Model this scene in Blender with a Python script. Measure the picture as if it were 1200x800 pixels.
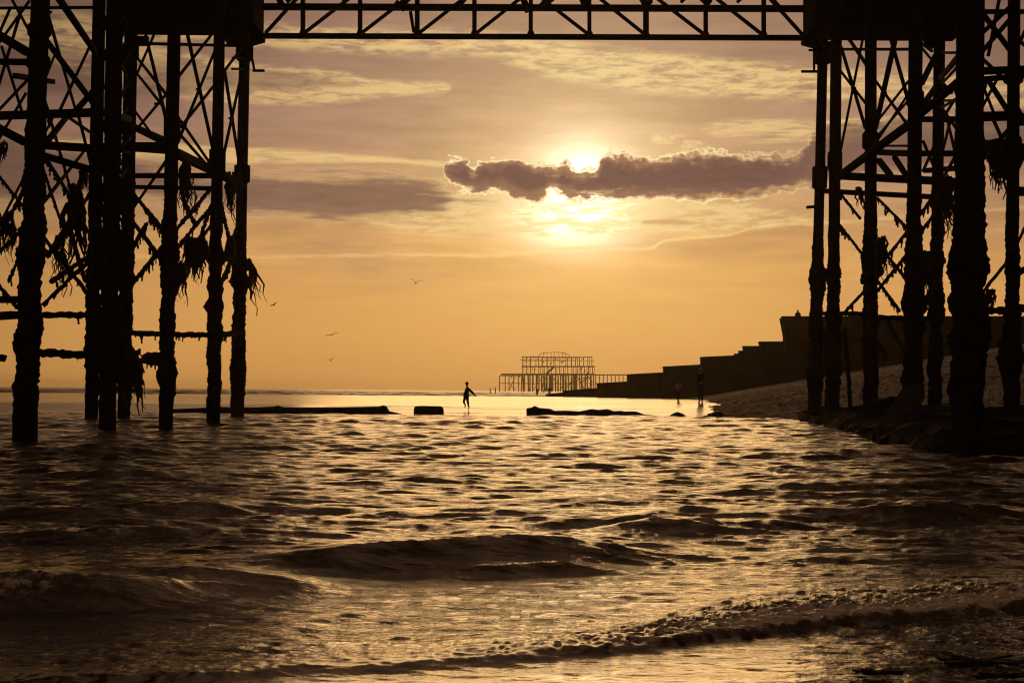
import bpy, bmesh, math, random
import numpy as np
from mathutils import Vector, Matrix

for o in list(bpy.data.objects): bpy.data.objects.remove(o)
S = bpy.context.scene
COL = S.collection
R = math.radians
rng = random.Random(7)
nrg = np.random.RandomState(11)

# ------------------------------------------------------------------ camera
F = 1900.0                       # focal length in pixels of a 1200 px wide frame
PITCH, ROLL, CAMZ = math.atan(57.5 / F), 0.0075, 1.0
fwd = Vector((0, math.cos(PITCH), math.sin(PITCH)))
up0 = Vector((0, -math.sin(PITCH), math.cos(PITCH)))
ri0 = Vector((1, 0, 0))
ri = ri0 * math.cos(ROLL) + up0 * math.sin(ROLL)
up = -ri0 * math.sin(ROLL) + up0 * math.cos(ROLL)
cam = bpy.data.objects.new('camera', bpy.data.cameras.new('camera')); COL.objects.link(cam)
M3 = Matrix((ri, up, -fwd)).transposed().to_4x4()
M3.translation = (0, 0, CAMZ)
cam.matrix_world = M3
cam.data.sensor_width = 36; cam.data.lens = 36 * F / 1200
cam.data.clip_start = 0.1; cam.data.clip_end = 40000
S.camera = cam

def P(px, py, Y):
    """a sight line of the photograph followed out to the distance Y"""
    r = fwd + ri * ((px - 600) / F) + up * ((400 - py) / F)
    t = Y / r.y
    return Vector((r.x * t, Y, CAMZ + r.z * t))

# ------------------------------------------------------------------ light and exposure
SUN_EL, SUN_AZ = R(7.6), R(2.45)           # azimuth clockwise from +Y
sun = bpy.data.objects.new('sun', bpy.data.lights.new('sun', 'SUN')); COL.objects.link(sun)
sun.data.energy = 0.17; sun.data.angle = R(20); sun.data.color = (1.0, 0.58, 0.22)
sdir = Vector((math.sin(SUN_AZ) * math.cos(SUN_EL), math.cos(SUN_AZ) * math.cos(SUN_EL), math.sin(SUN_EL)))
sun.rotation_euler = (-sdir).to_track_quat('-Z', 'Y').to_euler()
sun.location = (0, 0, 60)
S.view_settings.view_transform = 'Standard'; S.view_settings.look = 'None'
S.view_settings.exposure = 0; S.view_settings.gamma = 1
S.view_settings.use_curve_mapping = False
S.render.engine = 'CYCLES'
S.cycles.use_denoising = True; S.cycles.denoising_input_passes = 'RGB_ALBEDO_NORMAL'; S.cycles.denoising_prefilter = 'ACCURATE'
S.cycles.filter_width = 1.15; S.cycles.max_bounces = 6; S.cycles.glossy_bounces = 3; S.cycles.diffuse_bounces = 2
S.cycles.volume_bounces = 1; S.cycles.transmission_bounces = 2
S.cycles.sample_clamp_indirect = 4

def lin(r, g, b):
    f = lambda c: (c / 255 / 12.92) if c / 255 <= 0.04045 else ((c / 255 + 0.055) / 1.055) ** 2.4
    return (f(r), f(g), f(b), 1)

# ------------------------------------------------------------------ node helper
class G:
    def __init__(s, nt): s.nt = nt; nt.nodes.clear()
    def n(s, t, **k):
        nd = s.nt.nodes.new(t)
        for a, b in k.items(): setattr(nd, a, b)
        return nd
    def l(s, a, b):
        a = a.s if isinstance(a, E) else a
        s.nt.links.new(a, b)
    def put(s, v, sock):
        if isinstance(v, E): s.nt.links.new(v.s, sock)
        elif v is not None: sock.default_value = v
    def m(s, op, a, b=None, c=None, clamp=False):
        nd = s.n('ShaderNodeMath', operation=op); nd.use_clamp = clamp
        s.put(a, nd.inputs[0]); s.put(b, nd.inputs[1]); s.put(c, nd.inputs[2])
        return E(s, nd.outputs[0])
    def step(s, a, b, x):
        nd = s.n('ShaderNodeMapRange', interpolation_type='SMOOTHSTEP')
        s.put(x, nd.inputs[0]); s.put(a, nd.inputs[1]); s.put(b, nd.inputs[2])
        return E(s, nd.outputs[0])
    def vec(s, x, y, z=0.0):
        nd = s.n('ShaderNodeCombineXYZ'); s.put(x, nd.inputs[0]); s.put(y, nd.inputs[1]); s.put(z, nd.inputs[2])
        return E(s, nd.outputs[0])
    def noise(s, v, scale=1.0, detail=4.0, rough=0.55, dist=0.0, dim='3D'):
        nd = s.n('ShaderNodeTexNoise', noise_dimensions=dim)
        s.put(v, nd.inputs['Vector']); nd.inputs['Scale'].default_value = scale
        nd.inputs['Detail'].default_value = detail; nd.inputs['Roughness'].default_value = rough
        nd.inputs['Distortion'].default_value = dist
        return E(s, nd.outputs['Fac'])
    def voro(s, v, scale=1.0, feature='F1', smooth=0.5, dim='3D'):
        nd = s.n('ShaderNodeTexVoronoi', feature=feature, voronoi_dimensions=dim)
        s.put(v, nd.inputs['Vector']); nd.inputs['Scale'].default_value = scale
        if feature == 'SMOOTH_F1': nd.inputs['Smoothness'].default_value = smooth
        return E(s, nd.outputs['Distance'])
    def mix(s, f, a, b, blend='MIX'):
        nd = s.n('ShaderNodeMix', data_type='RGBA', blend_type=blend)
        s.put(f, nd.inputs[0])
        for v, i in ((a, 6), (b, 7)): s.put(v, nd.inputs[i])
        return E(s, nd.outputs[2])
    def ramp(s, x, pts, interp='EASE'):
        nd = s.n('ShaderNodeValToRGB'); cr = nd.color_ramp; cr.interpolation = interp
        cr.elements[0].position, cr.elements[0].color = pts[0]
        cr.elements[1].position, cr.elements[1].color = pts[-1]
        for p, c in pts[1:-1]:
            e = cr.elements.new(p); e.color = c
        s.put(x, nd.inputs[0])
        return E(s, nd.outputs[0])
    def curve(s, x, pts):
        nd = s.n('ShaderNodeFloatCurve'); cv = nd.mapping.curves[0]
        cv.points[0].location = pts[0]; cv.points[1].location = pts[-1]
        for p in pts[1:-1]: cv.points.new(*p)
        for p in cv.points: p.handle_type = 'AUTO_CLAMPED'
        nd.mapping.update()
        s.put(x, nd.inputs['Value'])
        return E(s, nd.outputs[0])
class E:
    def __init__(e, g, s): e.g, e.s = g, s
    def __add__(a, b): return a.g.m('ADD', a, b)
    __radd__ = __add__
    def __sub__(a, b): return a.g.m('SUBTRACT', a, b)
    def __rsub__(a, b): return a.g.m('SUBTRACT', b, a)
    def __mul__(a, b): return a.g.m('MULTIPLY', a, b)
    __rmul__ = __mul__
    def __truediv__(a, b): return a.g.m('DIVIDE', a, b)
    def min(a, b): return a.g.m('MINIMUM', a, b)
    def max(a, b): return a.g.m('MAXIMUM', a, b)
    def clip(a): return a.g.m('MAXIMUM', a.g.m('MINIMUM', a, 1.0), 0.0)

# ------------------------------------------------------------------ sky (angles on the sky dome, in units of 1/1900 rad)
def build_world():
    w = bpy.data.worlds.new('World'); S.world = w; w.use_nodes = True
    g = G(w.node_tree)
    tc = g.n('ShaderNodeTexCoord'); sp = g.n('ShaderNodeSeparateXYZ')
    g.l(tc.outputs['Generated'], sp.inputs[0])
    x, y, z = (E(g, o) for o in sp.outputs)
    U = g.m('ARCTAN2', x, y) * F
    V = g.m('ARCSINE', z) * F
    V = g.m('MAXIMUM', V, 0.0)
    def V_(px, py): return 457.5 + 0.0075 * (px - 600) - py
    nx = ((U + 650) / 1300).clip()                       # curve domain
    def crv(pts):
        return g.curve(nx, [((p[0] - 600 + 650) / 1300, V_(*p) / 500) for p in pts]) * 500
    def puv(sx, sy, off=0.0): return g.vec(U / sx, V / sy, off)
    # base veil
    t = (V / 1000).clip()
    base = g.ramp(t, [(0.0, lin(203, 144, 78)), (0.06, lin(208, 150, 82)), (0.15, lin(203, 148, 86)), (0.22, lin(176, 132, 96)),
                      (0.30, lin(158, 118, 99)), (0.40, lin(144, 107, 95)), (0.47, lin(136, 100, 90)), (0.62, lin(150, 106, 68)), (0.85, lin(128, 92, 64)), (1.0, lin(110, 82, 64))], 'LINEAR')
    # fall-off away from the sun
    dU = U - 82.0; dV = V - 250.0
    r = g.m('SQRT', dU * dU + dV * dV)
    side = g.m('ABSOLUTE', dU) / 700
    fall = 1.0 - g.step(0.50, 1.10, side * 0.7 + (V.min(470.0) / 1000) * 0.9) * 0.56
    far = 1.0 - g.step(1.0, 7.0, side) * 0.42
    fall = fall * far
    # streaks and soft texture
    n1 = g.noise(puv(190, 26), 1.0, 6, 0.62, 0.25)
    n2 = g.noise(puv(60, 12, 3.0), 1.0, 5, 0.6, 0.3)
    hi = g.step(80, 190, V)
    st = 1.0 + (n1 - 0.5) * (0.08 + hi * 0.80) + (n2 - 0.5) * (0.05 + hi * 0.32)
    # brightness steps of thin horizontal layers
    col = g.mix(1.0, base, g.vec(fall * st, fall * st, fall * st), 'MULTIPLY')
    # mauve patches high up
    mv = g.step(0.50, 0.72, g.noise(puv(260, 60, 7.0), 1.0, 4, 0.55)) * hi
    col = g.mix(mv * 0.6, col, g.mix(1.0, lin(136, 100, 92), g.vec(fall, fall, fall), 'MULTIPLY'))
    # glow round the veiled sun
    e1 = g.m('EXPONENT', (g.m('SQRT', dU * dU + dV * dV * 1.35) / -26.0)) * 2.6
    e2 = g.m('EXPONENT', (g.m('SQRT', dU * dU * 0.55 + dV * dV * 0.9) / -100.0)) * 0.74
    e3 = g.m('EXPONENT', r / -230.0) * 0.11
    lowU = dU + 12; lowV = (V - 203) * 1.5
    e4 = g.m('EXPONENT', ((lowU * lowU + lowV * lowV * 1.6) / -3600.0)) * 1.15
    sun_low = lowU * lowU * 0.16 + (V - 212) * (V - 212) * 1.7
    e5 = g.m('EXPONENT', sun_low / -900.0) * 0.55
    tex = 0.72 + n1 * 0.35 + n2 * 0.2
    gw = e1 + e4
    gy = (e2 + e3 + e5) * tex
    glow = g.mix(1.0, g.mix(1.0, (0, 0, 0, 1), g.mix(1.0, (1.0, 0.93, 0.74, 1), g.vec(gw, gw, gw), 'MULTIPLY'), 'ADD'),
                 g.mix(1.0, (0.86, 0.62, 0.21, 1), g.vec(gy, gy, gy), 'MULTIPLY'), 'ADD')
    col = g.mix(1.0, col, glow, 'ADD')
    # nearness to the sun, for the brightness of lit cloud
    near = g.m('EXPONENT', r / -170.0)
    litc = g.mix(near.clip(), lin(228, 184, 122), lin(255, 234, 166))
    litc = g.mix(1.0, litc, g.vec(fall, fall, fall), 'MULTIPLY')
    def ends(top, bot):
        both = set(top) & set(bot)
        return [(p[0], p[1] + 16) if p in both else p for p in top], [(p[0], p[1] - 16) if p in both else p for p in bot]
    def wisp(col, top, bot, noise, lo, hi_, k, c, soft=8.0, amp=6.0):
        top, bot = ends(top, bot)
        a = crv(top); b = crv(bot)
        nn = (noise - 0.5) * (2 * amp)
        d = g.m('MINIMUM', a - V, V - b) + nn
        mk = g.step(-soft, soft, d)
        return g.mix(mk * g.step(lo, hi_, noise) * k, col, c)
    na = g.noise(puv(40, 8, 1.0), 1.0, 7, 0.68, 0.3)
    nb = g.noise(puv(62, 8, 5.0), 1.0, 7, 0.66, 0.35)
    nc = g.noise(puv(20, 8, 9.0), 1.0, 6, 0.62, 0.25)
    # mackerel band across the top
    col = wisp(col, [(300, 40), (480, 42), (600, 46), (720, 62), (820, 74), (900, 84), (960, 90), (1240, 110)],
               [(300, 62), (430, 66), (560, 68), (640, 92), (720, 106), (840, 118), (960, 124), (1240, 150)], na, 0.34, 0.60, 0.95, litc)
    col = wisp(col, [(-50, 20), (300, 84), (390, 88), (440, 98), (520, 101), (540, 106), (1240, 300)],
               [(-50, 60), (290, 128), (380, 126), (450, 116), (520, 111), (540, 106), (1240, 300)], na, 0.34, 0.58, 0.85, litc, 4.0, 4.0)
    # right-hand lit wisps
    col = wisp(col, [(-50, 158), (790, 158), (830, 150), (880, 146), (960, 147), (1240, 150)],
               [(-50, 158), (790, 158), (830, 160), (880, 170), (960, 172), (1240, 168)], nb, 0.36, 0.6, 0.8, litc, 4.0, 4.0)
    col = wisp(col, [(-50, 172), (755, 163), (790, 160), (812, 166), (850, 185), (1240, 300)],
               [(-50, 172), (755, 166), (790, 178), (812, 182), (850, 188), (1240, 300)], nc, 0.42, 0.6, 0.8, litc, 4.0, 5.0)
    # thin lit lines left of the dark cloud
    col = wisp(col, [(-50, 172), (290, 178), (360, 180), (430, 185), (520, 192), (560, 200), (1240, 300)],
               [(-50, 186), (290, 196), (360, 194), (430, 192), (520, 197), (560, 204), (1240, 300)], nb, 0.28, 0.55, 0.9, litc, 3.0, 3.5)
    # textured light below the dark cloud
    col = wisp(col, [(-50, 250), (400, 250), (470, 234), (560, 228), (700, 235), (860, 238), (960, 262), (1240, 280)],
               [(-50, 250), (400, 250), (440, 268), (560, 276), (760, 276), (860, 272), (960, 266), (1240, 284)], na, 0.36, 0.58, 0.85, litc, 6.0, 6.0)
    # stratus on the left
    ss = fall * (1.0 + (n2 - 0.5) * 1.0 + (n1 - 0.5) * 0.6)
    strat = g.mix(1.0, lin(116, 84, 76), g.vec(ss, ss, ss), 'MULTIPLY')
    def dark(col, top, bot, noise, amp, soft, k, c, rim=0.0, rimw=4.0, rimc=None):
        top, bot = ends(top, bot)
        a = crv(top); b = crv(bot)
        nn = (noise - 0.5) * (2 * amp)
        dt = a - V + nn; db = V - b + nn
        d = g.m('MINIMUM', dt, db)
        if rim:
            rm = g.step(-rimw, -rimw * 0.2, d) * rim
            col = g.mix(rm.clip(), col, rimc)
        return g.mix(g.step(-soft * 0.4, soft, d) * k, col, c)
    col = dark(col, [(-50, 150), (60, 176), (160, 192), (240, 206), (300, 208), (390, 205), (450, 206), (490, 210), (515, 219), (540, 231), (585, 232), (600, 236), (1240, 300)],
               [(-50, 255), (60, 246), (160, 240), (240, 246), (300, 256), (390, 261), (480, 260), (515, 253), (530, 244), (560, 239), (590, 236), (600, 236), (1240, 300)],
               nb * 0.45 + n1 * 0.25 + n2 * 0.3, 44.0, 16.0, 0.88, strat, 0.30, 6.0, litc)
    # soft darker blob upper left and grey banks
    col = dark(col, [(-50, 60), (240, 84), (320, 86), (370, 92), (410, 100), (440, 106), (1240, 300)],
               [(-50, 130), (240, 120), (320, 114), (370, 110), (410, 107), (440, 106), (1240, 300)], nb, 8.0, 9.0, 0.6, strat)
    col = dark(col, [(-50, 300), (735, 262), (752, 259), (790, 257), (812, 262), (830, 266), (1240, 400)],
               [(-50, 300), (735, 262), (752, 264), (790, 266), (812, 265), (830, 266), (1240, 400)], nc, 4.0, 4.0, 0.6, lin(190, 140, 92))
    # long bright rim of the low haze bank, rising to the right
    yl = crv([(-50, 306), (300, 303), (420, 300), (500, 299), (560, 299), (620, 296), (680, 291), (760, 292), (775, 284), (800, 281), (850, 277), (890, 268), (960, 265), (1240, 250)])
    dd = g.m('ABSOLUTE', V - yl + (nc - 0.5) * 6 + (nb - 0.5) * 4)
    lnm = (1.0 - g.step(0.4, 3.4, dd)) * (0.12 + 0.8 * g.m('EXPONENT', g.m('ABSOLUTE', dU) / -170.0)) * g.step(0.3, 0.55, nb)
    bank = g.step(0.0, 3.0, yl - V + (nc - 0.5) * 6) * (1.0 - g.step(0, 60, yl - V)) * g.step(100, 260, U)
    col = g.mix(bank * 0.30, col, g.mix(1.0, lin(180, 128, 84), g.vec(fall, fall, fall), 'MULTIPLY'))
    col = g.mix(lnm.clip(), col, lin(255, 226, 150))
    # the dark cumulus across the sun
    bill = 1.0 - g.voro(g.vec(U / 17 + (na - 0.5) * 0.9, V / 13 + (nc - 0.5) * 0.9, 0.0), 1.0, 'SMOOTH_F1', 0.35, '2D')
    bill2 = 1.0 - g.voro(g.vec(U / 6.5 + (nc - 0.5) * 1.2, V / 5.5, 0.0), 1.0, 'SMOOTH_F1', 0.4, '2D')
    fine = g.noise(puv(9, 7, 2.0), 1.0, 5, 0.6, 0.4)
    top = crv([(-50, 260), (480, 260), (512, 240), (519, 197), (527, 190), (543, 190), (552, 203), (558, 192), (575, 189), (592, 187), (598, 185), (612, 190),
               (635, 193), (650, 199), (662, 192), (672, 202), (690, 202), (700, 196), (706, 184), (714, 181), (728, 183), (748, 188), (754, 186), (770, 190),
               (790, 185), (830, 183), (862, 185), (905, 186), (925, 190), (938, 180), (950, 160), (990, 150), (1240, 140)])
    bot = crv([(-50, 170), (480, 170), (512, 185), (519, 206), (535, 218), (556, 226), (580, 222), (600, 230), (618, 236), (634, 236), (644, 222), (656, 229),
               (690, 234), (740, 234), (800, 235), (860, 236), (895, 231), (925, 226), (960, 222), (1000, 215), (1240, 200)])
    tail = 1.0 - g.step(-90, -20, U)
    rt = g.step(60, 330, U)
    nn = (bill - 0.55) * 9.0 + (bill2 - 0.55) * 4.0 + (fine - 0.5) * 13.0 + (na - 0.48) * (14.0 + tail * 30.0 + rt * 12.0)
    d = g.m('MINIMUM', top - V + nn, V - bot + nn * 0.8)
    rimk = (0.12 + near * 2.2 - rt * 0.35).clip()
    col = g.mix((g.step(-3.5, -0.6, d) * (1.0 - g.step(-0.2, 2.0, d)) * rimk).clip(), col, lin(255, 232, 176))
    dk = g.mix((g.step(-10, 120, V - 215 + g.m('ABSOLUTE', dU) * 0.0)).clip(), lin(108, 77, 74), lin(92, 66, 66))
    depth_in = 1.0 - g.step(0.0, 18.0, d)
    shade = 0.92 + (bill - 0.5) * 0.10 + (na - 0.5) * 0.6 + (fine - 0.5) * 0.25 + near * 0.10 + depth_in * 0.16
    dk = g.mix(1.0, dk, g.vec(shade, shade, shade), 'MULTIPLY')
    warm = (near * depth_in * 0.5).clip()
    dk = g.mix(warm, dk, lin(214, 160, 104))
    col = g.mix(g.step(-1.0, 4.0 + rt * 7.0 + tail * 4.0, d) * (1.0 - 0.22 * g.step(300, 380, U)) * (1.0 - 0.45 * g.step(0.52, 0.70, nb) * g.step(14.0, 2.0, d)) , col, dk)
    # Nishita sky shining through a little
    sk = g.n('ShaderNodeTexSky', sky_type='NISHITA'); sk.sun_disc = False
    sk.sun_elevation = SUN_EL; sk.sun_rotation = SUN_AZ; sk.air_density = 1.5; sk.dust_density = 3.0
    bg2 = g.n('ShaderNodeBackground'); g.l(sk.outputs[0], bg2.inputs[0]); bg2.inputs[1].default_value = 0.05
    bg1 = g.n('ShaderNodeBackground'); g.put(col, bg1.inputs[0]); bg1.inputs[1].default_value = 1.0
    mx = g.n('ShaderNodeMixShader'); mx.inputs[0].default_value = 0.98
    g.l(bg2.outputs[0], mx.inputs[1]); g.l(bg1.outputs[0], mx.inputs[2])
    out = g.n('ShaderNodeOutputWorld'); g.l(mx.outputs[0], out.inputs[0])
    w.cycles.sampling_method = 'MANUAL'; w.cycles.sample_map_resolution = 1024
build_world()

# ------------------------------------------------------------------ object helpers
def tag(o, label=None, cat=None, group=None, kind=None):
    if label: o['label'] = label
    if cat: o['category'] = cat
    if group: o['group'] = group
    if kind: o['kind'] = kind
    return o
def empty(name, loc=(0, 0, 0)):
    o = bpy.data.objects.new(name, None); COL.objects.link(o); o.location = loc; o.empty_display_size = 0.3
    return o
def mesh_obj(name, V, Fc, mat, parent=None, smooth=True):
    me = bpy.data.meshes.new(name)
    me.from_pydata([tuple(v) for v in V], [], [tuple(f) for f in Fc])
    me.update()
    if smooth: me.polygons.foreach_set('use_smooth', [True] * len(me.polygons))
    o = bpy.data.objects.new(name, me); COL.objects.link(o)
    if mat: me.materials.append(mat)
    if parent is not None:
        o.parent = parent
        o.matrix_parent_inverse = Matrix.Translation(-Vector(parent.location)) if True else None
    return o
class MB:
    def __init__(s): s.V = []; s.F = []
    def box(s, lo, hi):
        b = len(s.V)
        for z in (lo[2], hi[2]):
            for x, y in ((lo[0], lo[1]), (hi[0], lo[1]), (hi[0], hi[1]), (lo[0], hi[1])): s.V.append(Vector((x, y, z)))
        s.F += [tuple(b + i for i in f) for f in ((3, 2, 1, 0), (4, 5, 6, 7), (0, 1, 5, 4), (1, 2, 6, 5), (2, 3, 7, 6), (3, 0, 4, 7))]
    def bar(s, a, b, w, h=None, n=4, rough=0.0, seg=1, rad=None, rs=None):
        """a bar or tube from a to b; n sides, optional rough skin"""
        a, b = Vector(a), Vector(b); h = h or w
        d = (b - a); L = d.length
        if L < 1e-6: return
        d.normalize()
        ref = Vector((0, 0, 1)) if abs(d.z) < 0.9 else Vector((0, 1, 0))
        u = d.cross(ref).normalized(); v = u.cross(d).normalized()
        base = len(s.V)
        ph = math.pi / n if n == 4 else 0
        sc = math.sqrt(2) if n == 4 else 1.0
        r_ = rs or rng
        for i in range(seg + 1):
            t = i / seg
            c = a.lerp(b, t)
            rr = rad(t) if rad else 1.0
            for k in range(n):
                an = ph + 2 * math.pi * k / n
                q = rr * (1 + rough * r_.uniform(-1, 1)) * sc
                s.V.append(c + u * (math.cos(an) * w / 2 * q) + v * (math.sin(an) * h / 2 * q))
        for i in range(seg):
            for k in range(n):
                k2 = (k + 1) % n
                s.F.append((base + i * n + k, base + i * n + k2, base + (i + 1) * n + k2, base + (i + 1) * n + k))
        s.F.append(tuple(base + k for k in range(n))[::-1])
        s.F.append(tuple(base + seg * n + k for k in range(n)))
    def prism(s, poly, d):
        """poly: list of 3-D points of a face; d: extrusion vector"""
        b = len(s.V); n = len(poly); d = Vector(d)
        s.V += [Vector(p) for p in poly] + [Vector(p) + d for p in poly]
        s.F.append(tuple(b + i for i in range(n)))
        s.F.append(tuple(b + n + i for i in range(n))[::-1])
        for i in range(n):
            j = (i + 1) % n
            s.F.append((b + i, b + n + i, b + n + j, b + j))
    def build(s, name, mat, parent=None, smooth=False):
        o = mesh_obj(name, s.V, s.F, mat, parent, smooth)
        return o

def mat(name, fn):
    m = bpy.data.materials.new(name); m.use_nodes = True
    g = G(m.node_tree); out = g.n('ShaderNodeOutputMaterial'); p = g.n('ShaderNodeBsdfPrincipled')
    g.l(p.outputs[0], out.inputs[0]); fn(g, p); return m
def simple(name, c1, c2, rough=0.7, scale=4.0, bump=0.3, bd=0.01, spec=0.3):
    def fn(g, p):
        tc = E(g, g.n('ShaderNodeTexCoord').outputs['Object'])
        n = g.noise(tc, scale, 6, 0.65)
        g.put(g.mix(g.step(0.35, 0.65, n), (*c1, 1), (*c2, 1)), p.inputs['Base Color'])
        g.put(rough + (n - 0.5) * 0.3, p.inputs['Roughness'])
        p.inputs['Specular IOR Level'].default_value = spec
        b = g.n('ShaderNodeBump'); b.inputs['Strength'].default_value = bump; b.inputs['Distance'].default_value = bd
        g.put(g.noise(tc, scale * 5, 5, 0.6), b.inputs['Height']); g.l(b.outputs[0], p.inputs['Normal'])
    return mat(name, fn)
M_iron = simple('weathered_iron', (0.012, 0.008, 0.006), (0.022, 0.013, 0.008), 0.95, 3.0, 0.4, 0.01, 0.05)
M_crust = simple('mussel_crust', (0.014, 0.011, 0.009), (0.03, 0.024, 0.018), 0.95, 9.0, 0.8, 0.02, 0.05)
M_timber = simple('dark_timber', (0.03, 0.02, 0.014), (0.06, 0.042, 0.03), 0.8, 3.0, 0.5, 0.01, 0.2)
M_weed = simple('seaweed', (0.012, 0.011, 0.006), (0.03, 0.024, 0.012), 0.65, 20.0, 0.3, 0.004, 0.3)
M_rock = simple('wet_rock', (0.013, 0.011, 0.009), (0.03, 0.024, 0.02), 0.85, 2.5, 0.9, 0.04, 0.1)
M_concrete = simple('old_concrete', (0.02, 0.016, 0.012), (0.045, 0.036, 0.028), 0.95, 0.6, 0.5, 0.03, 0.05)
M_skin = simple('skin', (0.35, 0.2, 0.14), (0.4, 0.24, 0.17), 0.5, 4.0, 0.05, 0.002)
M_darkcloth = simple('dark_cloth', (0.02, 0.018, 0.02), (0.035, 0.03, 0.032), 0.9, 6.0, 0.2, 0.005, 0.1)
M_greycloth = simple('grey_cloth', (0.5, 0.36, 0.36), (0.6, 0.45, 0.44), 0.9, 6.0, 0.2, 0.005, 0.1)
M_fair = simple('fair_hair', (0.42, 0.3, 0.16), (0.55, 0.42, 0.25), 0.6, 20.0, 0.2, 0.004)
M_brown = simple('brown_hair', (0.05, 0.03, 0.018), (0.08, 0.05, 0.03), 0.6, 20.0, 0.2, 0.004)
M_gull = simple('gull_feathers', (0.2, 0.19, 0.18), (0.35, 0.34, 0.33), 0.8, 8.0, 0.1, 0.003, 0.1)
M_tip = simple('pier_paint', (0.02, 0.014, 0.01), (0.04, 0.026, 0.02), 0.75, 2.0, 0.3, 0.01, 0.25)

def m_water(g, p):
    tc = g.n('ShaderNodeTexCoord'); ob = E(g, tc.outputs['Object'])
    sp = g.n('ShaderNodeSeparateXYZ'); g.l(ob, sp.inputs[0])
    x, y = E(g, sp.outputs[0]), E(g, sp.outputs[1])
    at = g.n('ShaderNodeAttribute', attribute_name='foam'); fo = E(g, at.outputs['Fac'])
    fn_ = g.noise(ob, 16.0, 7, 0.75, 0.2)
    f = g.step(0.34, 0.62, fo * 0.62 + (fn_ - 0.5) * 1.5) * g.step(0.02, 0.2, fo)
    g.put(g.mix(f, (0.045, 0.028, 0.012, 1), (0.86, 0.76, 0.64, 1)), p.inputs['Base Color'])
    g.put(0.06 + f * 0.6, p.inputs['Roughness'])
    p.inputs['IOR'].default_value = 1.6; p.inputs['Specular Tint'].default_value = (1.0, 0.84, 0.55, 1)
    cm = E(g, g.n('ShaderNodeAttribute', attribute_name='calm').outputs['Fac'])
    b = g.n('ShaderNodeBump'); g.put(cm * 0.9, b.inputs['Strength']); b.inputs['Distance'].default_value = 0.050
    h = g.noise(g.vec(x * 2.6, y * 6.0, 0.0), 1.0, 6, 0.66, 0.4) + fo * g.noise(ob, 30, 5, 0.7) * 1.6
    g.put(h, b.inputs['Height'])
    b2 = g.n('ShaderNodeBump'); g.put(cm * 0.5, b2.inputs['Strength']); b2.inputs['Distance'].default_value = 0.06
    g.put(g.noise(g.vec(x * 1.6, y * 3.0, 0.0), 1.0, 3, 0.5, 0.3), b2.inputs['Height']); g.l(b.outputs[0], b2.inputs['Normal'])
    g.l(b2.outputs[0], p.inputs['Normal'])
M_water = mat('sea_water', m_water)
def m_fsea(g, p):
    tc = g.n('ShaderNodeTexCoord'); ob = E(g, tc.outputs['Object'])
    sp = g.n('ShaderNodeSeparateXYZ'); g.l(ob, sp.inputs[0])
    x, y = E(g, sp.outputs[0]), E(g, sp.outputs[1])
    p.inputs['Base Color'].default_value = (0.03, 0.02, 0.012, 1); p.inputs['Roughness'].default_value = 0.22
    p.inputs['IOR'].default_value = 1.33
    b = g.n('ShaderNodeBump'); b.inputs['Strength'].default_value = 1.0; b.inputs['Distance'].default_value = 1.3
    g.put(g.noise(g.vec(x * 0.25, y * 0.12, 0.0), 1.0, 6, 0.7, 0.4), b.inputs['Height'])
    g.l(b.outputs[0], p.inputs['Normal'])
M_fsea = mat('far_sea_water', m_fsea)
def m_sand(g, p):
    tc = g.n('ShaderNodeTexCoord'); ob = E(g, tc.outputs['Object'])
    sp = g.n('ShaderNodeSeparateXYZ'); g.l(ob, sp.inputs[0])
    x, y = E(g, sp.outputs[0]), E(g, sp.outputs[1])
    n = g.noise(g.vec(x * 0.12, y * 0.5, 0.0), 1.0, 6, 0.6, 0.5)
    g.put(g.mix(n, (0.05, 0.033, 0.018, 1), (0.10, 0.068, 0.04, 1)), p.inputs['Base Color'])
    p.inputs['Specular IOR Level'].default_value = 0.2; g.put(0.16 + g.step(0.5, 0.75, n) * 0.16, p.inputs['Roughness'])
    p.inputs['IOR'].default_value = 1.4; p.inputs['Specular Tint'].default_value = (1.0, 0.88, 0.64, 1)
    b = g.n('ShaderNodeBump'); b.inputs['Strength'].default_value = 0.35; b.inputs['Distance'].default_value = 0.05
    g.put(g.noise(g.vec(x * 0.8, y * 0.9, 0.0), 1.0, 6, 0.6, 0.3), b.inputs['Height'])
    g.l(b.outputs[0], p.inputs['Normal'])
M_sand = mat('wet_sand', m_sand)
def m_peb(g, p):
    tc = g.n('ShaderNodeTexCoord'); ob = E(g, tc.outputs['Object'])
    v = g.voro(ob, 3.2); n = g.noise(ob, 2.2, 8, 0.85); n2 = g.noise(ob, 0.4, 4, 0.6)
    g.put(g.mix(g.step(0.40, 0.62, n * 0.8 + v * 0.25), (0.04, 0.028, 0.02, 1), (0.42, 0.31, 0.21, 1)), p.inputs['Base Color'])
    g.put(0.5 + n2 * 0.3, p.inputs['Roughness'])
    b = g.n('ShaderNodeBump'); b.inputs['Strength'].default_value = 1.0; b.inputs['Distance'].default_value = 0.12
    g.put(v * -1.0 + n, b.inputs['Height']); g.l(b.outputs[0], p.inputs['Normal'])
M_peb = mat('shingle', m_peb)

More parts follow.
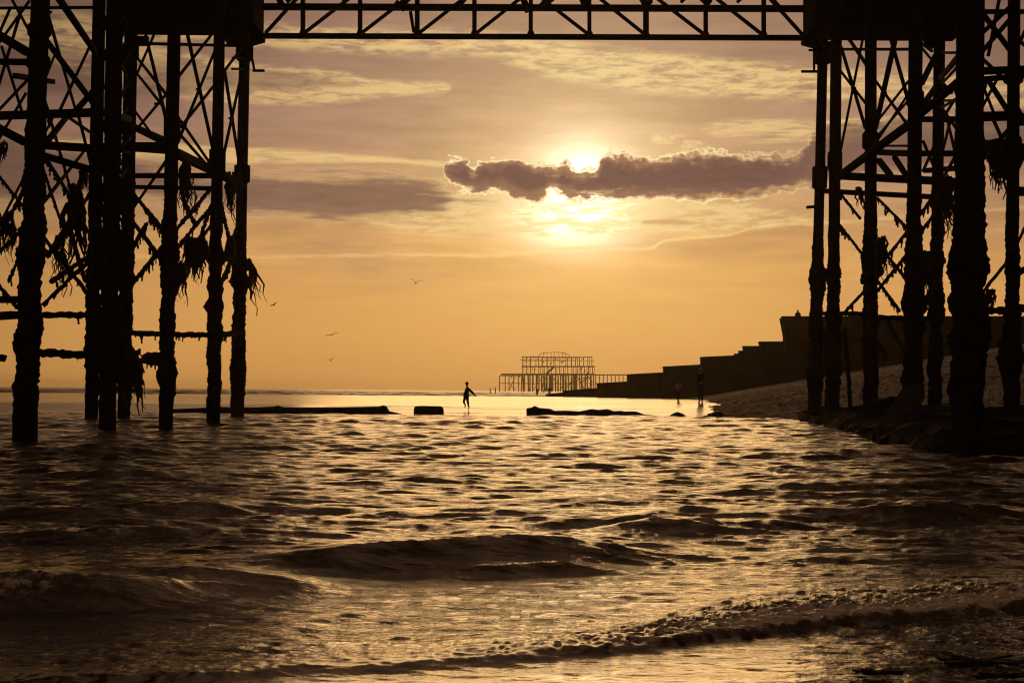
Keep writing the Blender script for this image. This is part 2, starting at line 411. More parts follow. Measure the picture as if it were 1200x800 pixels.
# ------------------------------------------------------------------ grids
def grid_obj(name, X, Y, Z, mat, attrs=None):
    nr, nc = X.shape
    co = np.stack([X, Y, Z], -1).reshape(-1, 3).astype(np.float32)
    idx = np.arange(nr * nc).reshape(nr, nc)
    q = np.stack([idx[:-1, :-1], idx[:-1, 1:], idx[1:, 1:], idx[1:, :-1]], -1).reshape(-1, 4).astype(np.int32)
    me = bpy.data.meshes.new(name)
    me.vertices.add(len(co)); me.vertices.foreach_set('co', co.ravel())
    me.loops.add(q.size); me.loops.foreach_set('vertex_index', q.ravel())
    me.polygons.add(len(q)); me.polygons.foreach_set('loop_start', np.arange(0, q.size, 4, dtype=np.int32))
    me.polygons.foreach_set('use_smooth', np.ones(len(q), dtype=bool))
    me.update(calc_edges=True)
    for k, a in (attrs or {}).items():
        at = me.attributes.new(k, 'FLOAT', 'POINT'); at.data.foreach_set('value', a.ravel().astype(np.float32))
    me.materials.append(mat)
    o = bpy.data.objects.new(name, me); COL.objects.link(o)
    return o
def sstep(a, b, x):
    t = np.clip((x - a) / (b - a), 0, 1); return t * t * (3 - 2 * t)
def vnoise(X, Y, seed, octaves=4, gain=0.5):
    """smooth value noise"""
    rs = np.random.RandomState(seed); T = rs.rand(256, 256); out = np.zeros_like(X, dtype=float); a = 1.0; tot = 0
    for o in range(octaves):
        xi = np.floor(X).astype(int); yi = np.floor(Y).astype(int); fx = X - xi; fy = Y - yi
        fx = fx * fx * (3 - 2 * fx); fy = fy * fy * (3 - 2 * fy)
        g_ = lambda i, j: T[(yi + j) % 256, (xi + i) % 256]
        out += a * ((g_(0, 0) * (1 - fx) + g_(1, 0) * fx) * (1 - fy) + (g_(0, 1) * (1 - fx) + g_(1, 1) * fx) * fy)
        tot += a; a *= gain; X = X * 2.03 + 17.3; Y = Y * 2.03 + 9.1
    return out / tot

# ---- near sea: the breaking waves between the camera and the sand bar
def swash(x):  # line of the last foam front
    return np.interp(x, [-6, -2.2, -1.0, 0.0, 1.07, 2.4, 4.5, 8], [5.0, 5.35, 5.62, 6.05, 6.85, 7.65, 9.2, 12])
def build_sea():
    nr, nc = 1250, 1200
    Yr = 3.6 * (75 / 3.6) ** (np.arange(nr) / (nr - 1))
    t = np.linspace(-1, 1, nc)
    X = (0.40 * Yr + 2.2)[:, None] * t[None, :]
    Y = np.repeat(Yr[:, None], nc, 1)
    X = X + 0.35 * Yr[:, None] * 0.0
    dY = Y * 0.00243
    foamline = swash(X)
    inland = sstep(0.0, 0.5, Y - foamline)             # 0 on the swash, 1 out at sea
    calm = 0.10 + 0.90 * inland
    calm_s = (0.10 + 0.90 * inland) * (0.62 + 0.38 * sstep(8.3, 10.5, Y + 0.25 * X)) * (1 - 0.5 * sstep(40, 66, Y))
    calm *= 0.40 + 0.60 * sstep(8.3, 10.5, Y + 0.25 * X)
    env = 0.55 + 0.9 * vnoise(X * 0.30, Y * 0.22, 3, 3)
    calm *= 1 - 0.35 * sstep(45, 66, Y)
    Z = np.zeros_like(X); DX = np.zeros_like(X); DY = np.zeros_like(X)
    rs = np.random.RandomState(5)
    N = 110
    for i in range(N):
        lam = 0.085 * (4.5 / 0.085) ** ((i + rs.rand()) / N)
        th = -math.pi / 2 + rs.normal(0, 0.50 if lam < 1 else 0.34)
        k = 2 * math.pi / lam
        sl = 0.25 * math.sqrt(2 / N)
        pv = lam / Y
        fade = sstep(2.2, 4.2, lam / dY) * (1 - 0.55 * sstep(0.018, 0.042, pv)) * (1 - 0.6 * sstep(0.042, 0.10, pv))
        if fade.max() <= 0: continue
        a = sl / k * fade * (calm_s if lam < 0.32 else calm) * env
        ph = k * (math.cos(th) * X + math.sin(th) * Y) + rs.rand() * 6.283 + 1.2 * vnoise(X / (3 * lam + .5), Y / (3 * lam + .5), 40 + i, 1)
        c, s_ = np.cos(ph), np.sin(ph)
        Z += a * c; DX -= 0.95 * a * math.cos(th) * s_; DY -= 0.95 * a * math.sin(th) * s_
    # ridges: (x0, x1, y at x0, y at x1, height, front width, back width)
    rid = [(-1.45, 0.95, 9.15, 9.75, 0.135, 0.24, 0.8), (-1.15, -0.35, 8.95, 9.0, 0.04, 0.12, 0.5), (-0.40, 0.55, 8.85, 9.1, 0.065, 0.14, 0.5),
           (-3.4, -1.35, 7.75, 7.9, 0.125, 0.26, 0.9), (-1.9, -0.9, 8.3, 8.1, 0.05, 0.16, 0.5), (0.7, 2.2, 11.3, 11.9, 0.08, 0.25, 0.9), (1.6, 4.4, 12.6, 13.4, 0.09, 0.28, 1.0),
           (-4.2, -2.3, 12.6, 13.0, 0.09, 0.28, 0.9), (-2.2, -0.6, 14.2, 14.6, 0.07, 0.28, 0.9), (-3.0, -1.0, 10.6, 10.9, 0.06, 0.25, 0.7),
           (0.2, 1.7, 14.8, 15.4, 0.05, 0.3, 0.9), (2.6, 5.6, 17.0, 17.8, 0.09, 0.3, 1.1), (-6.0, -3.4, 17.5, 18.2, 0.09, 0.3, 1.1), (3.8, 6.4, 24.5, 26, .08, .4, 1.3),
           (1.4, 3.4, 9.6, 10.1, 0.045, 0.2, 0.6), (-7.5, -5.2, 24, 25, 0.13, .5, 1.5)]
    for i in range(260):
        y0 = 10.5 * (5.8 ** rs.rand()); x0 = rs.uniform(-0.36, 0.36) * y0; L = rs.uniform(0.5, 2.0) * (0.5 + y0 / 30)
        rid.append((x0 - L / 2, x0 + L / 2, y0, y0 + rs.uniform(-.25, .35) * L * 0.5, rs.uniform(0.008, 0.028), rs.uniform(.08, .18), rs.uniform(.25, .7)))
    foam = np.zeros_like(X)
    wob = (vnoise(X * 0.9, Y * 0.5, 21, 3) - 0.5)
    for j, (x0, x1, y0, y1, h, wf, wb) in enumerate(rid):
        xm, L = (x0 + x1) / 2, (x1 - x0)
        ext = L * 0.75 + 0.3
        sel = (np.abs(X - xm) < ext) & (np.abs(Y - (y0 + y1) / 2) < 3 * wb + 1)
        if not sel.any(): continue
        x, y = X[sel], Y[sel]
        u = (x - xm) / (L / 2)
        yc = y0 + (y1 - y0) * (x - x0) / L + wob[sel] * min(0.9, 0.32 * L) + 0.10 * L * u * u * 0.4
        s_ = y - yc
        al = np.exp(-np.abs(u) ** 3.0 * 1.1)
        hh = h * al * (0.8 + 0.4 * vnoise(x * 1.3 + j, y * 0.2, 60 + j, 2))
        pr = np.where(s_ < 0, np.exp(-(np.abs(s_) / wf) ** 1.35), np.exp(-(s_ / wb) ** 1.15))
        Z[sel] += hh * pr
        DY[sel] -= 0.9 * hh * np.where(s_ < 0, np.exp(-(np.abs(s_) / wf) ** 2), np.exp(-(s_ / wb) ** 2)) * 0.6
        Z[sel] -= 0.12 * hh * np.exp(-((s_ + 2.0 * wf) / (1.1 * wf)) ** 2)
        if j == 3:
            foam[sel] = np.maximum(foam[sel], 1.3 * al * np.exp(-((s_ + 0.22) / 0.34) ** 2) * sstep(-2.15, -2.75, x) )
            foam[sel] = np.maximum(foam[sel], 0.75 * al * np.exp(-((s_ + 0.12) / 0.2) ** 2) * sstep(-1.7, -2.3, x) )
    # the last front with foam piled on its back
    s_ = Y - foamline - (vnoise(X * 2.2, Y * 0 + 1.5, 8, 4) - 0.5) * 0.30
    side = 0.22 + 0.78 * sstep(-0.6, 1.4, X)
    hf = 0.016 + 0.018 * side
    Z += hf * np.where(s_ < 0, np.exp(-(np.abs(s_) / 0.10) ** 2), np.exp(-(s_ / (0.35 + 0.8 * side)) ** 1.5))
    fz = side * np.where(s_ < 0, np.exp(-(np.abs(s_) / 0.08) ** 2), np.exp(-(s_ / (0.12 + 0.62 * side)) ** 2))
    foam = np.maximum(foam, fz * 1.0)
    # bubbly lumps where there is foam
    bl = 1 - np.abs(2 * vnoise(X * 10, Y * 8, 12, 3, 0.6) - 1)
    bl2 = vnoise(X * 30, Y * 26, 13, 2)
    lump = np.clip(np.maximum(fz, foam) * 1.5, 0, 1) * (0.6 + 0.4 * sstep(-0.05, 0.25, s_))
    Z += lump * (0.050 * (bl - 0.6) + 0.016 * (bl2 - .5)) * sstep(11, 7, Y)
    rough = np.exp(-((s_ - 0.55) / 0.6) ** 2) * 0.4
    Z += rough * 0.016 * (vnoise(X * 11, Y * 16, 14, 3) - .5) * 2
    # thin swash in front
    sw = (1 - inland) * (1 + 2.0 * sstep(0.7, 2.0, X))
    Z += sw * (0.008 * (vnoise(X * 9, Y * 15, 15, 4, 0.6) - 0.5) + 0.010 * (vnoise(X * 1.4, Y * 3, 16, 3) - .5))
    Z -= 0.35 * sstep(69, 75, Y)
    o = grid_obj('sea', X + DX, Y + DY, Z, M_water, {'foam': foam, 'calm': np.clip(0.14 + 0.40 * (1 - inland) * sstep(0.7, 2.0, X) + 0.51 * inland + 0.35 * sstep(8.3, 10.5, Y + 0.25 * X), 0, 1)})
    tag(o, kind='structure')
build_sea()

# ---- far sea to the horizon
def build_far_sea():
    nr, nc = 760, 520
    Yr = np.concatenate([170 * (900 / 170) ** (np.arange(620) / 619), 900 * 8 ** ((np.arange(140) + 1) / 140)])
    t = np.linspace(-1, 1, nc)
    X = (0.62 * Yr + 30)[:, None] * t[None, :]; Y = np.repeat(Yr[:, None], nc, 1)
    Z = np.zeros_like(X); rs = np.random.RandomState(9)
    for i in range(34):
        lam = 2.2 * (10 / 2.2) ** (i / 33); th = -math.pi / 2 + rs.normal(0, .45); k = 2 * math.pi / lam
        a = 0.040 / k * sstep(1.5, 3.5, lam / (Y * 0.0028)) * sstep(2000, 250, Y)
        Z += a * np.cos(k * (math.cos(th) * X + math.sin(th) * Y) + rs.rand() * 6.28)
    Z = Z + 0.03 * (vnoise(X * 0.03, Y * 0.11, 5, 3) ** 2) * sstep(9000, 250, Y) - 0.05
    for yb, xb, L, h in ((300, -62, 60, .32), (330, -10, 70, .3), (380, -95, 60, .35), (270, 10, 30, .2), (430, -40, 90, .4), (560, -120, 120, .4), (620, 30, 60, .3), (360, 60, 50, .25)):
        u = (X - xb) / L; s_ = Y - yb - 3 * np.sin(X * .1)
        Z += 0.04 * h * np.exp(-np.abs(u) ** 3) * np.exp(-(s_ / 4.5) ** 2) * (0.5 + vnoise(X * .12, Y * .02, 33, 3))
    o = grid_obj('far_sea', X, Y, Z, M_fsea); tag(o, kind='structure')
build_far_sea()

def shore_x(Y): return np.interp(Y, [0, 10, 28, 45, 58, 62, 66, 75, 168, 300], [5.0, 8.0, 9.6, 10.6, 10.6, 9.4, 8.0, 8.9, 18.6, 40])
def sand_z(X, Y):
    z = np.interp(Y, [60, 63, 66.5, 71, 110, 190, 250, 330], [-0.35, -0.12, 0.04, 0.32, 0.34, 0.32, 0.0, -0.5])
    z = z + 0.12 * sstep(6.2, 9.4, X) * sstep(70, 76, Y) * sstep(140, 100, Y)
    return z
def build_sand():
    Yr = 60 * (335 / 60) ** (np.arange(300) / 299); t = np.linspace(-1, 1, 300)
    X = (0.42 * Yr + 8)[:, None] * t[None, :]; Y = np.repeat(Yr[:, None], 300, 1)
    Z = sand_z(X, Y) + 0.014 * (vnoise(X * .5, Y * .35, 71, 4) - .5) + 0.02 * (vnoise(X * .08, Y * .06, 72, 2) - .5)
    o = grid_obj('sand_flat', X, Y, Z, M_sand); tag(o, kind='structure')
build_sand()
def beach_z(X, Y):
    xs = shore_x(Y); d = X - xs
    base = np.interp(Y, [10, 60, 66, 72, 80], [-0.02, -0.02, 0.03, 0.26, 0.32])
    return base + np.where(d > 0, 0.172 * d - 0.0 * d, 0.35 * d)
def build_beach():
    Yr = np.concatenate([np.linspace(8, 50, 120), np.linspace(50.3, 110, 260), np.linspace(110.5, 178, 120)])
    s = (np.arange(300) / 299.0) ** 1.4
    X = shore_x(Yr)[:, None] - 2.0 + 46 * s[None, :]; Y = np.repeat(Yr[:, None], 300, 1)
    ragged = (vnoise(X * .35, Y * .8, 81, 4) - .5)
    Z = 0.09 * (nrg.rand(*X.shape) - .5) + beach_z(X + ragged * 1.3, Y) + 0.10 * (vnoise(X * .35, Y * .2, 82, 3) - .5) + 0.06 * (vnoise(X * 3.1, Y * 3.1, 83, 3) - .5)
    o = grid_obj('pebble_beach', X, Y, Z, M_peb); tag(o, kind='structure')
build_beach()
def build_foreshore():
    X, Y = np.meshgrid(np.linspace(-9, 9, 150), np.linspace(-4, 9, 150))
    Z = np.interp(Y, [-4, 0, 3.5, 5.2, 9], [0.5, 0.22, 0.03, -0.04, -0.3]) + 0.02 * (X / 5) + 0.02 * (vnoise(X * 1.2, Y * 1.6, 91, 3) - .5)
    o = grid_obj('foreshore', X, Y, Z, M_sand); tag(o, kind='structure')
    X, Y = np.meshgrid(np.linspace(-200, 300, 40), np.linspace(-60, 345, 40))
    Z = np.full_like(X, -1.3)
    o = grid_obj('sea_bed', X, Y, Z, M_sand); tag(o, kind='structure')
build_foreshore()

# ------------------------------------------------------------------ the pier overhead
pier = empty('pier', (0, 45, 0))
tag(pier, 'black iron seaside pier on encrusted columns with a lattice girder spanning overhead', 'pier')
SOF = 57.0
LEFT = [(-60, 34), (0, 33), (37, 30.6), (107, 51), (126, 38), (149, 53), (204, 39), (252, 45), (286, 57), (320, 57)]
RIGHT = [(930, 57), (961, 57), (979, 55), (1020, 52), (1071, 45), (1098, 54), (1136, 29), (1187, 40), (1260, 40)]
def depth(x):
    T = LEFT if x < 600 else RIGHT
    return float(np.interp(x, [a for a, b in T], [b for a, b in T]))

def pile(xt, xb, wt, wb, Y, crust_y, seed, collars=()):
    """a column following the line (xt at y=40) to (xb at y=490); crusted below crust_y"""
    ax = lambda py: xt + (xb - xt) * (py - 40) / 450.0
    k = Y / F
    zt, zb = 15.3, -0.6
    pyof = lambda z: 457.5 - (z - 1) / k
    zc = 1 + (457 - crust_y) * k
    n = 20; rows = int((zt - zb) / 0.055)
    rs = np.random.RandomState(seed)
    zz = np.linspace(zb, zt, rows); an = np.linspace(0, 2 * math.pi, n, endpoint=False)
    A, Zg = np.meshgrid(an, zz)
    cx = np.array([P(ax(pyof(z)), pyof(z), Y).x for z in (zb, zt)])
    CX = np.interp(Zg, [zb, zt], cx)
    w = np.interp(Zg, [0, zc, zt], [wb, wt * 1.05, wt]) * k / 2
    c1 = vnoise(np.cos(A) * 1.5 + 5 + np.sin(A), Zg * 2.2 + seed, seed, 3); c2 = vnoise(np.cos(A) * 3 + 9, Zg * 9 + np.sin(A) * 3, seed + 1, 3)
    cr = sstep(zc + 1.6, zc - 0.8, Zg) * sstep(0.15, 1.1, Zg) + 0.06
    band = np.zeros_like(Zg)
    for _ in range(5):
        z0 = rs.uniform(1.2, max(zc, 2.0)); band += rs.uniform(0.02, 0.07) * np.exp(-((Zg - z0) / rs.uniform(.1, .35)) ** 2)
    Rr = w + cr * (0.13 * (c1 - 0.42) + 0.09 * (c2 - 0.5) + 0.05 * (nrg.rand(*Zg.shape) - .5)) + band * (0.6 + c1) * cr
    for (py, hw, ex) in collars:
        zc2 = 1 + (457 - py) * k; Rr += ex * k * sstep(hw * k + .03, hw * k, np.abs(Zg - zc2))
    Rr = np.maximum(Rr, w * 0.8)
    V = np.stack([CX + Rr * np.cos(A), Y + Rr * np.sin(A), Zg], -1).reshape(-1, 3)
    Fc = [(i * n + j, i * n + (j + 1) % n, (i + 1) * n + (j + 1) % n, (i + 1) * n + j) for i in range(rows - 1) for j in range(n)]
    mesh_obj('pile', V, Fc, M_crust, pier)
for i, a in enumerate([
        (46, 30, 21, 29, 30.6, 190, ((38, 6, 3), (75, 5, 3))), (115.5, 107, 15, 15, 51, 240, ()), (134, 126, 19, 20, 38, 170, ((30, 6, 4), (66, 4, 3), (150, 5, 2))),
        (153.5, 145, 15, 14.5, 53, 230, ((60, 8, 2),)), (204, 194.5, 15, 16.5, 39, 260, ((150, 12, 2),)), (257, 250, 13, 16, 45, 280, ((190, 14, 3),)), (287, 278, 12.5, 16, 57, 300, ((62, 8, 4), (205, 10, 3))),
        (964.5, 954, 11.5, 16, 57, 300, ((204, 12, 3), (60, 9, 4))), (980, 975, 13, 16, 55, 290, ((185, 10, 2),)), (1020.5, 1020, 13.5, 17.5, 52, 260, ((160, 9, 3),)),
        (1073, 1069, 16, 21, 45, 250, ((110, 8, 2),)), (1101, 1095, 13, 15, 54, 240, ()), (1137, 1133, 31, 35, 28, 190, ((94, 6, 3),)), (1188, 1185, 14, 18, 40, 290, ((170, 14, 3), (85, 5, 4)))]):
    pile(*a[:6], 100 + i * 7, a[6])
# farther rows of columns beyond the frame edges, carrying the same deck
for i, (x, Y) in enumerate(((-60, 34), (-45, 50), (1262, 33), (1290, 52))):
    pile(x + 6, x, 17, 22, Y, 220, 300 + i, ())

def member(name, x1, y1, x2, y2, w, crust=0.0, n=4, Y1=None, Y2=None, seg=None):
    Y1 = Y1 or depth(x1); Y2 = Y2 or depth(x2)
    if x2 >= 1120 and x1 < 1100: Y2 = Y1 - 4
    elif 1050 < x1 < 1100 and x2 > 1100: Y2 = Y1
    elif x1 < 60 and 100 < x2 < 120: Y2 = Y1 = 40 if w > 6 else Y1
    elif x1 >= 1136 and x2 > 1150: Y1 = Y2
    a, b = P(x1, y1, Y1), P(x2, y2, Y2)
    ww = w * (Y1 + Y2) / 2 / F
    m = MB(); L = (b - a).length
    if crust:
        m.bar(a, b, ww, n=8, rough=crust, seg=max(3, int(L / 0.09)))
        if L < 30:      # weed fringe growing on the member
            for i in range(int(L / 0.28)):
                t = rng.random(); c = a.lerp(b, t); k_ = (Y1 + Y2) / 2 / F; dn = rng.choice((2, 3, 4, 6, 11)) * k_ * rng.uniform(.6, 1.2)
                e = c + Vector((rng.uniform(-1.5, 1.5) * k_, 0, -dn)); m.bar(c, c.lerp(e, .55) + Vector((rng.uniform(-1, 1) * k_, 0, 0)), rng.uniform(2.2, 4.5) * k_, n=5, rough=.3, seg=2)
                m.bar(c.lerp(e, .5), e, rng.uniform(1.0, 2.2) * k_, n=4, rough=.3, seg=2)
    else: m.bar(a, b, ww, n=n if w >= 5 else 6, seg=1)
    return m, name
def put_member(*a, **k):
    m, nm = member(*a, **k); m.build(nm, M_crust if k.get('crust') else M_iron, pier)
# cross beams: x1,y1,x2,y2,width
BEAMS = [(-40, 10, 112, 9, 4), (-40, 137, 112, 132, 9), (-40, 130, 30, 167, 8), (46, 170, 110, 174, 9), (46, 181, 110, 200, 8),
         (-40, 18, 33, 62, 8), (-40, 72, 33, 73, 7), (18, 89, 62, 96, 6), (158, 51, 284, 54, 4), (150, 172, 200, 174, 12), (155, 148, 200, 169, 7),
         (205, 179, 254, 202, 9), (150, 206, 256, 206, 6), (150, 219, 256, 221, 5), (-40, 351, 28, 351, 8), (-40, 373, 17, 369, 9),
         (273, 68, 284, 68, 3), (272, 81, 284, 81, 3), (284, 57, 293, 57, 3), (293, 57, 298, 82, 3), (296, 83, 310, 83, 3.5), (120, 132, 152, 140, 7), (120, 172, 150, 176, 9),
         (985, 58, 1068, 58, 4), (1080, 51, 1092, 60, 4), (1018, 178, 1070, 180, 7), (1075, 180, 1140, 180, 7), (980, 206, 1135, 214, 9), (967, 224, 1135, 233, 6),
         (980, 209, 1060, 150, 7), (1056, 153, 1142, 80, 7), (1075, 140, 1140, 140, 7), (1020, 171, 1068, 171, 3), (1140, 94, 1188, 90, 6), (1140, 84, 1188, 82, 8),
         (1140, 137, 1188, 136, 10), (1140, 172, 1188, 180, 15), (1140, 14, 1188, 14, 5), (1188, 14, 1240, 14, 5), (1188, 82, 1240, 84, 9), (1188, 140, 1240, 141, 13),
         (1188, 175, 1240, 175, 12), (1188, 224, 1240, 226, 10), (939, 84, 960, 84, 3.5), (954, 57, 954, 84, 3), (948, 59, 964, 59, 3), (945, 243, 958, 242, 4), (1085, 200, 1137, 196, 6),
         (1105, 118, 1135, 118, 4), (1105, 62, 1135, 62, 4)]
for b in BEAMS: put_member('cross_beam', *b)
CBEAMS = [(46, 369, 112, 369, 7), (42, 413, 104, 416, 9), (-40, 420, 5, 420, 8), (146, 390, 252, 393, 6), (246, 393, 282, 390, 6), (252, 200, 284, 219, 9),
          (958, 367, 1020, 368, 5), (1136, 364, 1188, 364, 8), (1186, 360, 1240, 362, 9), (1018, 372, 1090, 374, 6), (1186, 322, 1240, 300, 7), (990, 384, 997, 480, 5)]
CBEAMS += [(172, 420, 196, 421, 13), (1012, 330, 1032, 318, 9)]
for b in CBEAMS: put_member('cross_beam', *b, crust=0.35)
RODS = [(-6, 115, 25, 12, 3), (-6, 134, 34, 92, 3), (2, 55, 26, 132, 3), (-4, 203, 28, 243, 2.6), (2, 258, 28, 208, 2.6), (-4, 245, 9, 275, 3), (-10, 60, 12, 10, 3), (-20, 195, 30, 110, 3),
        (54, 10, 90, 134, 3), (58, 136, 88, 240, 2.6), (66, -6, 112, 62, 4.6), (50, 42, 110, 122, 5), (68, 134, 112, 40, 3), (86, 133, 113, 103, 4), (49, 108, 58, 134, 3),
        (47, 167, 62, 138, 2.6), (56, 165, 79, 136, 4), (92, 136, 107, 195, 3), (78, 136, 110, 158, 3), (49, 178, 86, 236, 3.2), (47, 242, 98, 178, 3.4), (48, 190, 74, 268, 2.6), (90, 228, 100, 204, 4), (94, 244, 110, 220, 2.6),
        (48, 274, 108, 350, 3.2), (50, 358, 108, 302, 3.2), (-6, 286, 30, 220, 3), (-4, 298, 28, 268, 3),
        (139, 52, 150, 26, 3), (139, 66, 152, 100, 3), (138, 122, 150, 96, 3), (140, 0, 152, 44, 3), (139, 44, 152, 0, 3), (138, 150, 150, 124, 3), (138, 214, 150, 196, 3), (138, 232, 150, 250, 3),
        (156, 62, 202, 120, 3), (171, 42, 197, 150, 3.4), (160, 88, 180, 42, 2.6), (157, 82, 192, 126, 2.8), (158, 154, 202, 102, 2.8), (158, 130, 184, 166, 2.6), (152, 250, 202, 178, 3), (154, 258, 196, 312, 2.8),
        (172, 246, 200, 280, 3), (152, 336, 198, 280, 3), (153, 223, 196, 276, 2.6),
        (220, 42, 252, 186, 3.4), (206, 94, 247, 42, 3), (208, 168, 254, 54, 3), (212, 149, 256, 94, 3), (206, 152, 250, 202, 3), (212, 142, 252, 200, 3), (204, 272, 248, 220, 2.8), (233, 284, 252, 226, 2.8),
        (203, 296, 256, 232, 2.6), (226, 288, 250, 262, 2.6), (214, 232, 228, 262, 3),
        (263, 82, 281, 196, 3), (262, 182, 284, 82, 2.8), (261, 86, 282, 58, 2.8), (258, 236, 270, 286, 2.8), (266, 300, 284, 250, 2.8), (256, 340, 276, 292, 2.8),
        (986, 56, 1014, 150, 3.6), (995, 46, 1018, 80, 3.6), (984, 82, 1018, 126, 2.6), (984, 182, 1011, 46, 2.6), (1024, 92, 1066, 150, 3), (1026, 150, 1049, 46, 4), (1044, 46, 1066, 124, 3.8),
        (1026, 168, 1066, 108, 2.6), (1028, 160, 1066, 116, 2.4), (1030, 188, 1044, 206, 4.4), (1048, 184, 1066, 212, 4), (1080, 56, 1098, 78, 2.6), (1080, 98, 1096, 66, 4), (1080, 126, 1098, 100, 4),
        (1102, 92, 1136, 52, 4), (1098, 90, 1116, 110, 3), (1104, 180, 1113, 144, 2.8), (1111, 144, 1120, 182, 2.8), (1136, 78, 1186, 20, 4), (1150, 14, 1186, 62, 4), (1172, -6, 1158, 66, 3.4),
        (1150, 128, 1170, 90, 3), (1150, 96, 1166, 136, 3), (1158, 94, 1186, 138, 4), (1164, 140, 1180, 176, 3.6), (984, 226, 1008, 256, 2.6), (978, 256, 1020, 310, 2.6), (1024, 320, 1071, 262, 2.8),
        (1024, 280, 1066, 332, 3), (1024, 346, 1071, 288, 3), (1026, 326, 1054, 364, 3), (978, 378, 1018, 336, 2.8), (1071, 262, 1092, 232, 2.8), (1071, 282, 1096, 250, 3),
        (1186, 108, 1230, 40, 4), (1186, 40, 1230, 80, 3.4), (1186, 160, 1230, 220, 3.4)]
RODS += [(-8, 60, 34, 2, 3), (12, -4, 36, 40, 3), (36, 40, 60, 14, 2.6), (50, 100, 66, 60, 2.4), (112, 40, 124, 20, 2.6), (112, 120, 126, 96, 2.6), (140, 84, 152, 60, 3), (141, 176, 152, 160, 4),
         (60, 330, 104, 300, 3), (56, 300, 80, 262, 3.4), (80, 262, 100, 330, 3), (10, 330, 28, 290, 3), (-6, 330, 20, 360, 3), (150, 300, 172, 262, 3), (206, 330, 232, 300, 3.4),
         (1030, 140, 1064, 96, 2.6), (1098, 150, 1118, 118, 3), (1098, 118, 1120, 150, 3), (1104, 126, 1134, 108, 3), (1104, 98, 1130, 70, 3), (1082, 200, 1096, 168, 3), (1082, 166, 1098, 204, 3), (1102, 214, 1118, 186, 3.4),
         (1150, 40, 1186, 6, 4), (1148, 66, 1184, 100, 3.6), (1152, 186, 1184, 150, 4), (1190, 60, 1214, 10, 3.4), (1190, 120, 1214, 170, 3.4), (1190, 290, 1214, 240, 3), (1150, 344, 1186, 300, 3), (1192, 200, 1206, 170, 3.4), (1028, 232, 1066, 270, 2.6), (1080, 330, 1096, 300, 3), (1014, 374, 1040, 420, 3), (1040, 376, 1070, 430, 3)]
for b in RODS:
    low = min(b[1], b[3]) > 215 and b[0] < 290
    put_member('brace_rod', *b[:4], b[4] * (1.55 if low else 1.3), crust=0.5 if low else (0.25 if b[3] > 215 else 0.0))
# turnbuckles where the rods cross
for x, y in ((82, 101), (101, 110), (184, 122), (233, 105), (216, 147), (271, 139), (1000, 104), (1036, 110), (192, 301), (1150, 104), (17, 230), (66, 210)):
    m = MB(); c = P(x, y, depth(x)); k = depth(x) / F
    m.bar(c + Vector((-3 * k, -.02, 0)), c + Vector((3.2 * k, -.02, .6 * k)), 3.2 * k, n=6)
    m.build('turnbuckle', M_iron, pier)

# lattice girder across the opening
gd = empty('lattice_girder', (0, SOF, 13)); gd.parent = pier; gd.matrix_parent_inverse = Matrix.Translation(-pier.location)
def sub(mb, name, material, root):
    o = mb.build(name, material, None)
    o.parent = root
    o.matrix_parent_inverse = Matrix.Translation(-Vector(root.location))
    return o
def girder(root, Y, x0, x1, ybot0, ybot1, nodes, mid, bot_w=5.0, ytop=-16, shift=0):
    k = Y / F
    yb = lambda x: ybot0 + (ybot1 - ybot0) * (x - x0) / (x1 - x0)
    def chord(dy, w, nm, dpt=0.30):
        m = MB(); a, b = P(x0, yb(x0) + dy, Y), P(x1, yb(x1) + dy, Y)
        m.bar(a, b, dpt, w * k, n=4); sub(m, nm, M_iron, root)
    chord(0, bot_w, 'bottom_chord'); chord(mid, 7.0, 'middle_chord', 0.22); chord(ytop - 42, 8.0, 'top_chord', 0.34)
    for i, (x, w) in enumerate(nodes):
        m = MB(); m.bar(P(x, yb(x) - 1, Y + .02), P(x, ytop + 2, Y + .02), w * k, 0.2, n=4); sub(m, 'upright', M_iron, root)
        # gusset plate
        c = P(x, yb(x) - 3.5, Y - 0.05); m = MB()
        m.prism([c + Vector((-5 * k, 0, -2 * k)), c + Vector((5 * k, 0, -2 * k)), c + Vector((3.2 * k, 0, 3.5 * k)), c + Vector((-3.2 * k, 0, 3.5 * k))], (0, 0.08, 0))
        sub(m, 'gusset_plate', M_iron, root)
    xs = [x0 + 2] + [n_[0] for n_ in nodes] + [x1]
    for i in range(len(xs) - 1):
        a, b = xs[i], xs[i + 1]
        lft = (a + b) / 2 < 622
        m = MB()
        if lft: m.bar(P(a + 1, yb(a) - 3, Y + .12), P(b + 6, ytop, Y + .12), 5.6 * k, 0.1, n=4)
        else: m.bar(P(b - 1, yb(b) - 3, Y + .12), P(a - 6, ytop, Y + .12), 5.6 * k, 0.1, n=4)
        sub(m, 'diagonal', M_iron, root)
NODES = [(355, 5), (422, 5), (489, 5.5), (556, 5.2), (622, 5), (690.7, 4.6), (757, 6.5), (827, 4.8), (895, 4.8)]
girder(gd, SOF, 308, 942, 42.2, 44.6, NODES, -34)
m = MB(); m.bar(P(481, 14, SOF - .6), P(485, 38, SOF - .1), 3.2 * SOF / F, n=4); sub(m, 'diagonal', M_iron, gd)
gd2 = empty('lattice_girder', (0, 50, 14)); gd2.parent = pier; gd2.matrix_parent_inverse = Matrix.Translation(-pier.location)
